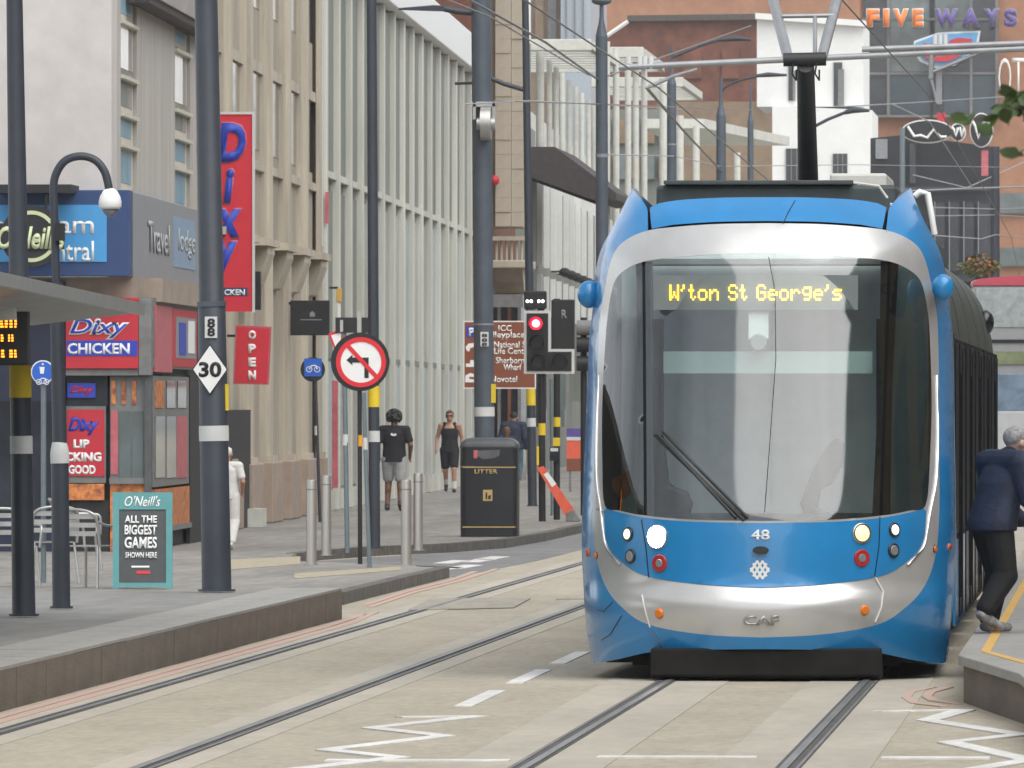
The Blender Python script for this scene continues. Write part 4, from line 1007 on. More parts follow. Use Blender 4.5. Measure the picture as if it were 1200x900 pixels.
# ---------------------------------------------------------------- terraces out of view, added to shape the reflections and light
b13 = thing('unseen_opposite_terrace', 'unseen brown brick terrace with dark windows added opposite for reflections and light', 'building', (12, 200, 0))
part(MB().box(11, 20, -60, 420, 0, 13), 'wall', m_tan, b13); part(MB().box(10.7, 11.2, -60, 420, 12.6, 13.3), 'cornice', m_dkstone, b13)
wm = mesh_of(MB().box(10.9, 11.1, 0, 3.2, 0, 2.0), 'window'); wm.materials.append(m_glassdark)
for k in range(-19, 60):
    for z in (.9, 4.6, 8.2):
        o = bpy.data.objects.new('window', wm); COL.objects.link(o); o.parent = b13; o.location = Vector((0, 57 + 6*k, z)) - b13.location
b14 = thing('unseen_near_terrace', 'unseen pale rendered terrace with dark windows added on the platform side for reflections and light', 'building', (-17, 0, 0))  # left row, out of view, added to darken the windscreen reflection
part(MB().box(-26, -17, -60, 62, 0, 12), 'wall', m_sidewall, b14); part(MB().box(-17.2, -16.7, -60, 62, 11.7, 12.3), 'cornice', m_dkstone, b14)
wm2 = mesh_of(MB().box(-17.1, -16.9, 0, 3.2, 0, 2.0), 'window'); wm2.materials.append(m_glassdark)
for k in range(20):
    for z in (.9, 4.6, 8.2):
        o = bpy.data.objects.new('window', wm2); COL.objects.link(o); o.parent = b14; o.location = Vector((0, -58 + 6*k, z)) - b14.location

# ---------------------------------------------------------------- thin city haze
hm = bpy.data.materials.new('haze'); hm.use_nodes = True; hn = hm.node_tree; hn.nodes.clear(); ho = hn.nodes.new('ShaderNodeOutputMaterial'); hv = hn.nodes.new('ShaderNodeVolumePrincipled')
hv.inputs['Color'].default_value = (.92, .94, .96, 1); hv.inputs['Density'].default_value = .00018; hn.links.new(hv.outputs[0], ho.inputs['Volume'])
hz = single(MB().box(-2600, 2600, -300, 5100, -1.4, 46), 'haze', hm, None, None, (0, 0, 0), kind='stuff'); hz['label'] = 'thin pale haze in the air along the whole street'
# ================================================================== STREET FURNITURE
m_pole = mat('blue_black_pole_paint', (.040, .048, .062), .45, var=.12, scale=3, dirt=.15)
m_pole_grey = mat('grey_pole_paint', (.085, .105, .13), .45, var=.10, scale=3, dirt=.15)
m_bluegrey_post = mat('blue_grey_post', (.17, .21, .23), .45, metal=.3, var=.1)
m_bandy = mat('yellow_band', (.72, .52, .02), .6, var=.06)
m_bandw = mat('white_band', (.62, .63, .62), .6, var=.06, dirt=.1)
m_stainless = mat('stainless_steel', (.50, .48, .44), .38, metal=.75, var=.10, scale=4, stretch=(1, 1, .2), dirt=.1)
m_teal = mat('teal_frame', (.075, .265, .27), .5, var=.07)
m_chalk = mat('chalkboard', (.055, .062, .065), .6, var=.15)
m_brown = mat('tourist_sign_brown', (.22, .066, .03), .5, var=.06)
m_motorblue = mat('road_sign_blue', (.02, .12, .55), .5, var=.05)
m_signred = mat('road_sign_red', (.66, .02, .03), .5, var=.05)
m_orangered = mat('barrier_orange_red', (.75, .12, .06), .5, var=.12)
m_palegreen = mat('pale_green_letter', (.52, .58, .34), .5, var=.06)
m_alu = mat('brushed_aluminium', (.46, .46, .44), .38, metal=.6, var=.08)
m_cable = mat('overhead_wire', (.16, .16, .165), .5, metal=.4, var=.1)
m_ins = mat('insulator_white', (.65, .66, .66), .4, var=.05)

def ringseg(mb, p0, p1, t0, t1, r): mb.tube([p0 + (p1-p0)*t0, p0 + (p1-p0)*t1], r, 18); return mb
def column(name, label, cat, base, top, r0, r1, m, bands=(), group=None, n=18, steps=None):
    """tapering post from base to top; bands = (photo row top, photo row bottom, material)"""
    base, top = Vector(base), Vector(top); t = thing(name, label, cat, base, group)
    st = steps or [(0, r0), (1, r1)]
    o = part(MB().tube([base + (top-base)*a for a, r in st], [r for a, r in st], n), 'shaft', m, t, sm=40)
    part(MB().cyl(base, r0*1.28, base.z, base.z + .02, n), 'base_plate', m, t)
    pv = PM(base.y)
    for (v0, v1, bm_) in bands:
        z0, z1 = CAM_H + (475 - v1)/pv, CAM_H + (475 - v0)/pv
        a, b = (z0-base.z)/(top.z-base.z), (z1-base.z)/(top.z-base.z)
        rr = lambda q: next(r_a + (r_b-r_a)*(q-q_a)/(q_b-q_a) for (q_a, r_a), (q_b, r_b) in zip(st, st[1:]) if q <= q_b + 1e-6)
        part(MB().tube([base + (top-base)*a, base + (top-base)*b], [rr(a)*1.03 + .002, rr(b)*1.03 + .002], n), 'reflective_band', bm_, t, sm=40)
    return t
def at_z(u, v, D, z):                      # point above/below the pixel's point, at height z
    p = P(u, v, D); return Vector((p.x, D, z))
def pxbase(u, v, z): return G(u, v, z)
def topfor(base, u_top, v_top, zt):        # extend the line base -> pixel(u_top, v_top) at the base's distance up to zt
    q = P(u_top, v_top, base.y); k = (zt - base.z)/(q.z - base.z); return base + (q - base)*k

# ---- near overhead-line pole with the 30 sign
b = pxbase(254, 693, PLAT_Z); tp = topfor(b, 241.5, 0, 8.6)
zst = (CAM_H + (475-357)/PM(b.y) - b.z)/(tp.z-b.z)
t = column('overhead_line_pole', 'thick dark pole carrying a white diamond 30 sign on the raised platform', 'pole', b, tp, .138, .10, m_pole,
    [(499, 517, m_bandw)], 'overhead line poles', steps=[(0, .140), (zst, .132), (zst + .003, .120), (1, .098)])
part(MB().tube([b + (tp-b)*(zst-.002), b + (tp-b)*(zst+.004)], .14, 18), 'collar', m_pole_grey, t, sm=40)
dy = b.y - .16
part(FR(252, 268, 450, 481, b.y - .06, .02), 'yellow_plate', m_bandy, t)
pl_ = part(FR(240, 254.5, 371, 396, b.y - .15, .02), 'number_plate', m_bandw, t); ftx('8', 243, 252, 373, 384, b.y - .152, pl_, m_black, bold=.03); ftx('8', 243, 252, 384, 394, b.y - .152, pl_, m_black, bold=.03)
sg = thing('speed_sign', 'white diamond 30 sign with a black border on the thick dark pole', 'sign', P(246, 433, dy))
dm = lambda k: [(246 - 21*k, 433), (246, 433 - 30*k), (246 + 21*k, 433), (246, 433 + 30*k)]
part(poly_px(dm(1), dy, .012), 'border', m_black, sg); part(poly_px(dm(.93), dy - .004, .004), 'face', m_white, sg); ftx('30', 233, 259.5, 424, 442, dy - .005, sg, m_black, bold=.035)
part(FR(240, 252, 428, 438, dy + .013, .06), 'bracket', m_alu, sg)

# ---- two dark posts at the shelter
b = pxbase(28, 722, PLAT_Z)
column('lamp_column', 'dark tapering column with yellow and white bands beside the shelter display', 'pole', b, topfor(b, 17, 0, 8.5), .098, .05, m_pole, [(428, 466, m_bandy), (511, 532, m_bandw)], 'lighting columns')
b = pxbase(72, 713, PLAT_Z); z1 = CAM_H + (475-330)/PM(b.y); D = b.y
t = thing('cctv_column', 'dark swan neck column carrying a white dome camera', 'camera column', b)
top = Vector((P(66, 330, D).x, D, z1))
part(MB().tube([b, P(70, 540, D), P(70, 520, D), P(67, 420, D), top], [.078, .076, .062, .056, .054], 16), 'shaft', m_pole, t, sm=40)
part(MB().cyl(b, .10, b.z, b.z + .02), 'base_plate', m_pole, t)
part(MB().tube([P(70.3, 543, D), P(70, 531, D), P(69.8, 525, D), P(69.5, 518, D)], [.082, .082, .075, .062], 16), 'reflective_band', m_bandw, t, sm=40)
arc = [P(u, v, D) for u, v in catmull([(66, 330), (64, 260), (62.5, 222), (66, 203), (77, 188), (95, 183), (112, 188), (123, 202), (128, 222)], 4)]
part(MB().tube(arc, .036, 10), 'swan_neck', m_pole, t, sm=60)
c = P(129, 236, D); k = 1/PM(D)
dome = part(MB().loft([[(c.x + r*k*math.cos(a), c.y + r*k*math.sin(a), c.z + z*k) for a in [2*math.pi*i/20 for i in range(20)]] for r, z in ((3, 16), (8, 13), (12, 6), (13.5, 0), (13.5, -6), (11.5, -9))]), 'camera_dome', m_white, t, sm=60)
part(MB().ball(c + Vector((0, 0, -9*k)), 9*k, 16, 10), 'lens_bowl', m_lamp_dark, dome, sm=60)
part(MB().ball(P(69, 268, D), .05, 10, 8).box(P(66,0,D).x, P(66,0,D).x+.07, D-.1, D+.05, P(66,282,D).z, P(66,262,D).z), 'clamp', m_black, t)

# ---- round cycle and pedestrian sign
D = 115; b = Vector((P(51, 600, D).x, D, PAVE_Z))
t = thing('cycle_path_sign', 'round blue shared path sign on a slim grey post before the pub front', 'sign', b)
part(MB().cyl(b, .03, b.z, P(50, 425, D).z, 10), 'post', m_bluegrey_post, t, sm=50)
c = P(50, 436, D - .06); part(MB().discY((c.x, c.z), 14/PM(D), D - .06, D - .035), 'rim', m_white, t); f_ = part(MB().discY((c.x, c.z), 12.6/PM(D), D - .066, D - .06), 'face', m_motorblue, t)
def bicycle(cu, cv, w_, D, par, m):
    k = w_/2
    part(MB().ringY((P(cu - k*.55, cv, D).x, P(cu, cv + k*.2, D).z), k*.33/PM(D), k*.43/PM(D), D - .004, D, 14), 'bicycle_symbol', m, par); part(MB().ringY((P(cu + k*.55, cv, D).x, P(cu, cv + k*.2, D).z), k*.33/PM(D), k*.43/PM(D), D - .004, D, 14), 'bicycle_symbol', m, par)
    part(MB().tube([P(cu - k*.55, cv + k*.2, D), P(cu - k*.2, cv - k*.3, D), P(cu + k*.35, cv - k*.3, D), P(cu + k*.55, cv + k*.2, D)], .05*k/PM(D)*2, 5), 'bicycle_symbol', m, par)
bicycle(50, 446, 16, D - .067, f_, m_white)
part(MB().ball(P(50, 427, D - .067), .012, 8, 6).prismY([(P(u, v, D).x, P(u, v, D).z) for u, v in ((47, 430), (53, 430), (52, 438), (48, 438))], D - .07, D - .067), 'walker_symbol', m_white, f_)

# ---- pub sign
D = 138.4; c = P(37, 277, D); t = thing('pub_sign', 'round black pub sign with pale green ring hanging from a black bracket', 'sign', (c.x, DC - .5, c.z + .8))
part(FR(-6, 83, 216, 226, D, 1.1), 'bracket', m_black, t); r = 37/PM(D)
part(MB().tube([P(20, 226, D+.05), P(20, 245, D+.05)], .02, 6), 'hanger', m_black, t); part(MB().tube([P(54, 226, D+.05), P(54, 245, D+.05)], .02, 6), 'hanger', m_black, t)
part(MB().discY((c.x, c.z), r*.99, D, D + .1, 32), 'disc', m_black, t); part(MB().ringY((c.x, c.z), r*.70, r*.82, D - .01, D + .01, 36), 'ring', m_palegreen, t)
ftx("O'Neill's", -3, 76, 264, 292, D - .03, t, m_palegreen, 'lettering', shear=.25, bold=.03); part(MB().box(c.x - r*1.04, c.x + r*1.04, D - .026, D + .02, c.z - .17, c.z + .17), 'name_board', m_black, t)

# ---- tram shelter roof and information display
t = thing('tram_shelter', 'tram shelter with a pale sloping canopy roof on the raised platform', 'shelter', (-9.6, 80, PLAT_Z))
za, zb = 2.98, 2.60
rf = MB(); rf.add([(-8.30, 66, za + .10), (-8.30, 89.6, za - .15), (-11.6, 89.6, zb - .15), (-11.6, 66, zb + .1)] + [(-8.30, 66, za + .16), (-8.30, 89.6, za - .09), (-11.6, 89.6, zb - .06), (-11.6, 66, zb + .19)], [(0, 1, 2, 3), (7, 6, 5, 4), (0, 4, 5, 1), (1, 5, 6, 2), (2, 6, 7, 3), (3, 7, 4, 0)])
part(rf, 'roof', mat('shelter_roof_panel', (.40, .40, .37), .5, var=.06, dirt=.1), t)
part(MB().bar((-8.29, 66, za + .13), (-8.29, 89.65, za - .12), .05, .1), 'roof_edge', m_alu, t)
for y in (70, 80.5): part(MB().tube([(-10.4, y, PLAT_Z), (-10.4, y, 2.72)], .05, 10), 'post', m_alu, t, sm=50); part(MB().bar((-11.4, y, 2.55), (-8.4, y, 2.86 - (y-66)*.008), .05, .09), 'rafter', m_alu, t)
for y in (70.3, 80.8): part(MB().box(-10.42, -10.40, y, y + 7, .45, 2.4), 'glass_panel', m_sideglass, t)
D = 81.5; t = thing('information_display', 'black departure board with orange lettering rows under the shelter roof', 'display', P(0, 428, D))
part(FR(-52, 33, 365, 428, D, .14), 'case', m_black, t, bevel=.01); m_oled = emit('orange_led', (1, .30, .02), 2.0)
for r_, (v0, v1) in enumerate(((375, 385), (392, 401), (410, 420))):
    mb = MB(); rr = random.Random(5 + r_); u = -46.0
    while u < 21:
        wd = rr.choice((3.2, 4.2, 2.4))
        for q in range(3):
            vv = v0 + (v1-v0)*q/3; FR(u, u + wd*rr.uniform(.7, 1), vv, vv + 2.2, D - .006, .004, mb)
        u += wd + 1.4 + (4 if rr.random() < .18 else 0)
    part(mb, 'lettering_row', m_oled, t, kind='stuff')
part(MB().tube([P(-20, 365, D + .05), P(-20, 340, D + .05)], .03, 8), 'hanger', m_alu, t)

# ---- A-board
b = pxbase(166, 690, PAVE_Z); D = b.y; t = thing('pavement_board', 'teal framed black A-board advertising games standing before the chicken shop', 'sign board', b)
def lean_box(u0, u1, v0, v1, y0, y1, th):       # panel leaning back from y0 at v1 to y1 at v0
    a, b_, c_, d_ = P(u0, v1, D + y0), P(u1, v1, D + y0), P(u1, v0, D + y1), P(u0, v0, D + y1)
    off = Vector((0, th, 0)); return MB().add([a, b_, c_, d_, a+off, b_+off, c_+off, d_+off], [(0, 1, 2, 3), (7, 6, 5, 4), (0, 4, 5, 1), (1, 5, 6, 2), (2, 6, 7, 3), (3, 7, 4, 0)])
def ly(v): return -.02 + .3*(690 - v)/114
for (u0, u1, v0, v1) in ((132, 139.5, 577, 690), (194.5, 202, 577, 690), (139.6, 194.4, 577, 597), (139.6, 194.4, 683, 688)): part(lean_box(u0, u1, v0, v1, ly(v1), ly(v0), .03), 'frame', m_teal, t)
part(lean_box(139, 195, 596, 684, ly(684) + .012, ly(596) + .012, .012), 'board', m_chalk, t)
def lt(s, u0, u1, v0, v1, m=m_white, **k):
    vm = (v0+v1)/2; a, b_ = P(u0, v1, D + ly(vm)), P(u1, v0, D + ly(vm)); up_ = Vector((0, .28, 1)).normalized()
    flat_text(s, ((a.x+b_.x)/2, D + ly(vm) - .004, (a.z+b_.z)/2), b_.x-a.x, (b_.z-a.z), t, m, uz=up_, **k)
lt("O'Neill's", 146, 188, 581, 594, shear=.3, bold=.01); lt('ALL THE', 146, 184, 604, 613, bold=.03); lt('BIGGEST', 146, 184, 615, 627, bold=.03); lt('GAMES', 146, 184, 629, 643, bold=.03); lt('SHOWN HERE', 147, 184, 647, 654, bold=.02)
lt('AT O\'NEILL\'S', 154, 172, 663, 666) if False else None
part(lean_box(160, 176, 669, 672.5, ly(672) + .004, ly(669) + .004, .005), 'red_strip', m_signred, t); part(lean_box(154, 175, 663, 665, ly(665) + .004, ly(663) + .004, .005), 'white_strip', m_white, t)
for u in (135, 199): part(MB().tube([P(u, 580, D + .32), P(u, 688, D + .75)], .02, 6), 'rear_leg', m_teal, t)

# ---- cafe chairs
def make_chair():
    t = thing('cafe_chair', 'x', 'chair', (0, 0, 0), 'aluminium cafe chairs outside the pub')
    def leg(x0, y0, x1, y1): part(MB().tube([(x0, y0, 0), (x1, y1, .44)], .014, 8), 'leg', m_alu, t, sm=50)
    for s in (-1, 1):
        leg(s*.25, -.24, s*.22, -.2); leg(s*.25, .26, s*.21, .2)
        part(MB().tube(catmull([(s*.25, -.22, .42), (s*.27, -.22, .62), (s*.27, -.12, .66), (s*.27, .12, .66), (s*.24, .23, .70)], 4), .014, 8), 'armrest', m_alu, t, sm=60)
    for k in range(7): part(MB().box(-.21, .21, -.21 + k*.06, -.165 + k*.06, .435, .45), 'seat_slat', m_alu, t)
    part(MB().tube(catmull([(-.24, .20, .44), (-.24, .25, .70), (-.19, .30, .80), (0, .33, .83), (.19, .30, .80), (.24, .25, .70), (.24, .20, .44)], 5), .015, 8), 'back_frame', m_alu, t, sm=60)
    for k in range(3):
        z = .55 + k*.09; part(MB().loft([[(x, .25 + .055*(1-(x/.23)**2) + d, z + e) for d, e in ((0, 0), (.008, 0), (.008, .05), (0, .05))] for x in [-.23 + .46*i/8 for i in range(9)]]), 'back_slat', m_alu, t)
    return t
ch0 = make_chair()
for i, (u, v, rz, lb) in enumerate(((108, 689, 150, 'aluminium cafe chair nearest the teal framed A-board'), (58, 683, 200, 'aluminium cafe chair between the two dark posts'), (12, 688, 20, 'aluminium cafe chair under the departure board'), (92, 668, 100, 'aluminium cafe chair turned sideways behind its neighbours by the posts'))):
    c = ch0 if i == 0 else copy_tree(ch0); p = G(u, v, PAVE_Z - .004); c.location = p; c.rotation_euler.z = math.radians(rz); c['label'] = lb; c.scale = (1.05, 1.05, 1.0)

# ---- projecting shop banners on the stone building
D = 160; t = thing('shop_banner', 'tall red vertical banner with blue letters spelling Dixy', 'banner', P(296, 365, D))
part(FR(258, 296, 134, 365, D, .1), 'panel', m_openred, t); part(FR(256, 297, 131, 134, D - .02, .14), 'top_bar', m_bandw, t); part(FR(295.6, 298, 134, 366, D - .02, .14), 'side_bar', m_bandw, t)
for ch, (u0, u1, v0, v1) in (('D', (255, 288, 144, 190)), ('i', (262, 274, 198, 238)), ('x', (252, 283, 245, 278)), ('y', (250, 278, 283, 326))):
    ftx(ch, u0 - 1.5, u1 + 1.5, v0 - 1.5, v1 + 1.5, D - .006, t, m_redpale, 'letter_edge', bold=.05, shear=.15); ftx(ch, u0, u1, v0, v1, D - .013, t, m_signblue, 'letter', bold=.05, shear=.15)
part(FR(259, 290, 337, 347, D - .006, .006), 'strip', m_navy, t); ftx('CHICKEN', 247, 287, 339, 346, D - .008, t, m_white, bold=.03)
part(FR(228, 258, 200, 203, D + .04, .04), 'wall_arm', m_black, t)
D = 163; t = thing('open_sign', 'red sign reading OPEN in white vertical letters', 'sign', P(296, 450, D))
part(poly_px([(273, 450), (276, 381), (318, 383), (315, 451)], D, .06), 'rim', m_redpale, t); part(poly_px([(275.5, 448), (278, 383), (316, 385), (313, 449)], D - .006, .006), 'face', m_openred, t)
for ch, v in (('O', 387), ('P', 403), ('E', 419), ('N', 434)): ftx(ch, 291, 300, v, v + 11, D - .01, t, m_white, 'letter', bold=.06)
part(FR(266, 276, 392, 395, D + .02, .03), 'wall_arm', m_black, t)
D = 168; t = thing('wall_speaker', 'small black box mounted beside the red banner', 'sign', P(298, 363, D)); part(FR(292, 305, 318, 363, D, .2), 'box', m_black, t, bevel=.01); part(FR(286, 292, 335, 340, D + .08, .04), 'bracket', m_black, t)
D = 180; t = thing('hanging_sign', 'black rectangular hanging sign with a tiny white crest on the stone building', 'sign', P(363, 393, D)); part(FR(340, 386, 352, 393, D, .08), 'panel', m_black, t, bevel=.01); part(FR(352, 377, 374.2, 375.2, D - .006, .006), 'rule', m_greyfascia, t); part(poly_px([(363, 371), (363, 367), (366, 364.5), (369, 367), (369, 371)], D - .006, .006), 'crest', m_greyfascia, t); part(FR(330, 341, 354, 357, D + .03, .03), 'wall_arm', m_black, t)
D = 192; t = thing('wall_lantern', 'small amber lantern on a white arm at the end of the stone building', 'lantern', P(396, 355, D)); part(FR(394, 400, 338, 354, D, .12), 'lantern_body', mat('amber_glass', (.65, .38, .08), .4, var=.1), t, bevel=.01); part(FR(396, 399, 354, 372, D + .03, .05), 'stem', m_white, t); part(FR(386, 396, 336, 338.5, D + .04, .04), 'wall_arm', m_black, t)

# ---- bollards
bol = thing('bollard', 'x', 'bollard', (0, 0, 0), 'stainless steel bollards on the kerb corner')
part(MB().tube([(0, 0, 0), (0, 0, 1.0), (0, 0, 1.02), (0, 0, 1.025)], [.062, .062, .058, .045], 18), 'tube', m_stainless, bol, sm=40); part(MB().cyl((0, 0), .085, 0, .012, 18), 'floor_plate', m_stainless, bol); part(MB().tube([(0, 0, .90), (0, 0, .915)], .0645, 18), 'groove', m_greyframe, bol, sm=40)
for i, (u, v, lb) in enumerate(((365, 662, 'stainless bollard in front of the round cycle sign post'), (382.5, 651, 'stainless bollard just left of the blue grey sign post'), (476, 662, 'stainless bollard nearest the lamp column with the black T-shirt man behind'), (490, 645, 'stainless bollard beside the black T-shirt man, nearest the litter bin'))):
    c = bol if i == 0 else copy_tree(bol); c.location = G(u, v, PAVE_Z); c['label'] = lb

# ---- lamp column and sign posts at the corner
b = pxbase(439, 643, PAVE_Z)
t = column('lamp_column', 'slim dark lamp column behind the round no left turn sign', 'pole', b, topfor(b, 435.5, 0, 9.5), .078, .062, m_pole, [(452, 477, m_bandy), (505, 518, m_bandw)], 'lighting columns')
b = pxbase(422, 661, PAVE_Z); D = b.y
t = thing('turn_sign', 'round no left turn sign with red ring on a black backing and slim black post', 'sign', b)
part(MB().tube([b, P(421, 368, D)], .028, 10), 'post', m_black, t, sm=50); part(MB().tube([P(422, 523, D), P(422, 510, D)], .032, 10), 'reflective_band', mat('amber_band', (.7, .33, .02), .5), t)
pv = PM(D); c = P(422, 424, D - .06); part(MB().discY((c.x, c.z), 34.5/pv, D - .06, D - .04, 40), 'backing', m_black, t)
c = P(423, 424.5, D - .07); part(MB().discY((c.x, c.z), 29/pv, D - .066, D - .06, 40), 'face', m_white, t); part(MB().ringY((c.x, c.z), 24/pv, 29.5/pv, D - .074, D - .066, 40), 'red_ring', m_signred, t)
part(poly_px([(406, 422), (413, 415.5), (413, 419), (432, 419), (432, 443), (427, 443), (427, 425), (413, 425), (413, 428)], D - .070, .004), 'arrow', m_black, t)
part(poly_px([(405, 406), (409, 403), (444, 441), (441, 445)], D - .0735, .003), 'red_bar', m_signred, t); part(FR(418.5, 423.5, 365, 396, D - .04, .015), 'clamp_rail', m_stainless, t)
b = pxbase(433, 665, PAVE_Z); t = column('sign_post', 'slim blue grey post beside the black no left turn post', 'post', b, topfor(b, 426, 460, ZV(460, b.y)), .026, .024, m_bluegrey_post, [(513, 527, m_bandw)], 'slim sign posts')
b = pxbase(407, 648, PAVE_Z); D = b.y; t = thing('back_sign', 'dark sign seen from behind on a blue grey post beside the no left turn sign', 'sign', b)
part(MB().tube([b, P(403, 380, D)], .032, 10), 'post', m_bluegrey_post, t, sm=50); part(FR(393, 431, 372, 390, D - .05, .03), 'panel', m_black, t); part(FR(398.5, 402, 375, 389, D - .065, .014), 'clamp_rail', m_stainless, t)
tri = poly_px([(384.5, 391), (402, 385), (399, 428)], D - .02, .015); part(tri, 'triangle_plate', m_signred, t); part(poly_px([(388, 393), (400, 389), (397.5, 418)], D - .026, .006), 'triangle_face', m_white, t)
part(MB().tube([P(404.6, 522, D), P(404.8, 509, D)], .036, 10), 'reflective_band', m_bandw, t)
b = pxbase(375, 612, PAVE_Z); D = b.y; t = thing('cycle_sign', 'small round black sign with a blue cycle square on a thin leaning post', 'sign', b)
part(MB().tube([b, P(369, 425, D)], .026, 8), 'post', m_pole, t, sm=50); c = P(366.5, 433, D - .04); part(MB().discY((c.x, c.z), 14.5/PM(D), D - .04, D - .025, 28), 'backing', m_black, t)
f_ = part(FR(356.5, 377, 420, 441, D - .046, .006), 'face', m_motorblue, t); bicycle(367, 431, 17, D - .047, f_, m_white); part(MB().tube([P(370.8, 510, D), P(370.5, 499, D)], .031, 8), 'reflective_band', m_bandw, t)

# ---- litter bin
b = pxbase(572.5, 629, PAVE_Z); D = b.y - .0; pv = PM(D); t = thing('litter_bin', 'large black litter bin with rounded lid, posting slot and gold bands', 'litter bin', b)
m_bin = mat('bin_black', (.014, .015, .019), .42, var=.15, scale=4, dirt=.15); m_binlid = mat('bin_lid_grey', (.055, .06, .066), .45, var=.12); m_gold = mat('gold_line', (.50, .36, .14), .45, var=.1)
def slab(hw0, hw1, z0, z1, d0=.36, d1=.36, n=6):
    def rr(hw, d, z):
        r = .09; pts = []
        for cx, cy, a0 in ((hw-r, -d+r, -90), (hw-r, d-r, 0), (-hw+r, d-r, 90), (-hw+r, -d+r, 180)):
            for k in range(n+1): a = math.radians(a0 + 90*k/n); pts.append((b.x + cx + r*math.cos(a), b.y + .36 + cy + r*math.sin(a), z))
        return pts
    return MB().loft([rr(hw0, d0, z0), rr(hw1, d1, z1)])
zz = lambda v: CAM_H + (475-v)/pv
part(slab(.415, .42, b.z, zz(547)), 'body', m_bin, t, sm=35); part(slab(.422, .418, zz(546.5), zz(524), .365, .365), 'hood', m_bin, t, sm=35)
lid = MB(); rings = []
for k in range(9):
    a = math.pi/2*k/8; zq = zz(525) + (zz(513)-zz(525))*math.sin(a); sc = .35 + .65*math.cos(a)**.55 if k < 8 else .35; rings.append([(b.x + (x - b.x)*sc, b.y + .36 + (y-b.y-.36)*sc, zq) for x, y, _ in slab(.43, .43, 0, 1).v[:28]])
lid.loft(rings); part(lid, 'lid', m_binlid, t, sm=60)
part(poly_px([(559, 528), (586, 527), (585, 534), (578, 537), (566, 538), (559, 534)], b.y - .008, .01), 'posting_slot', mat('slot_grey', (.11, .11, .115), .6), t); part(FR(555, 559.5, 527.5, 537, b.y - .012, .01), 'sticker', m_redpale, t)
for v in (547, 617): part(FR(542, 604, v, v + 1.3, b.y - .012, .012), 'gold_band', m_gold, t)
ftx('LITTER', 556, 583, 550, 555, b.y - .008, t, m_gold, bold=.02)
o = part(FR(566, 577, 574, 587, b.y - .010, .012), 'plate', m_gold, t); part(poly_px([(569, 585), (569, 577), (571, 577), (571, 585)], b.y - .013, .003), 'figure', m_black, o); part(poly_px([(572, 585), (572, 581), (575.5, 580), (575, 585)], b.y - .013, .003), 'figure', m_black, o)

# ---- overhead line poles further up the street
D = 165; b = at_z(568.5, 600, D, PAVE_Z); tp = topfor(b, 563.5, 0, 10.5)
t = column('overhead_line_pole', 'thick grey pole with a silver balance weight wheel behind the litter bin', 'pole', b, tp, .158, .15, m_pole_grey, [(477, 488, m_bandw), (379, 381, m_greyfascia)], 'overhead line poles')
part(FR(570.5, 581, 450, 472, D - .10, .02), 'yellow_plate', m_bandy, t); o = part(FR(563, 572.5, 389, 406, D - .18, .02), 'number_plate', m_bandw, t)
for v in (391, 396.5, 401.5): ftx('8', 564.5, 571, v, v + 4, D - .182, o, m_black, bold=.02)
wc = P(568, 145, D - .3); o = part(MB().tube([(wc.x - .06, wc.y, wc.z), (wc.x + .10, wc.y, wc.z)], .26, 24), 'balance_wheel', m_alu, t, sm=30); part(MB().tube([(wc.x - .12, wc.y, wc.z), (wc.x + .16, wc.y, wc.z)], .10, 14), 'hub', m_alu, o, sm=40)
part(FR(553, 580, 119, 125, D - .34, .5), 'wheel_bracket', m_alu, t); part(FR(554, 557.5, 119, 140, D - .34, .1), 'wheel_cheek', m_alu, t); part(FR(577, 580.5, 119, 150, D - .34, .1), 'wheel_cheek', m_alu, t)
part(MB().tube([P(560, 97, D), P(533, 98, D)], .022, 8), 'stub_arm', m_black, t); part(MB().tube([P(562, 16, D), P(535, 13, D), P(520, 10, D)], .05, 8), 'lamp_arm', m_pole, t, sm=60)
part(MB().loft([[P(u, v + dv, D + dy) for dv, dy in ((-h, -.12), (-h, .12), (h, .12), (h, -.12))] for u, v, h in ((521, 10, 3.4), (508, 9.5, 3.6), (488, 10, 2.4), (467, 10.5, 1.2))]), 'lamp_head', m_pole, t, bevel=.01)
b = pxbase(624, 593, PAVE_Z); D = b.y
t = column('lamp_column', 'slim dark lamp column beside the brown tourist sign and the signals', 'pole', b, topfor(b, 615.5, 0, 12.5), .088, .06, m_pole, [(455, 475, m_bandy), (490, 500, m_bandw)], 'lighting columns')
part(MB().tube([P(617, 106, D), P(590, 98, D), P(576, 92, D)], .045, 8), 'arm', m_pole, t, sm=60)
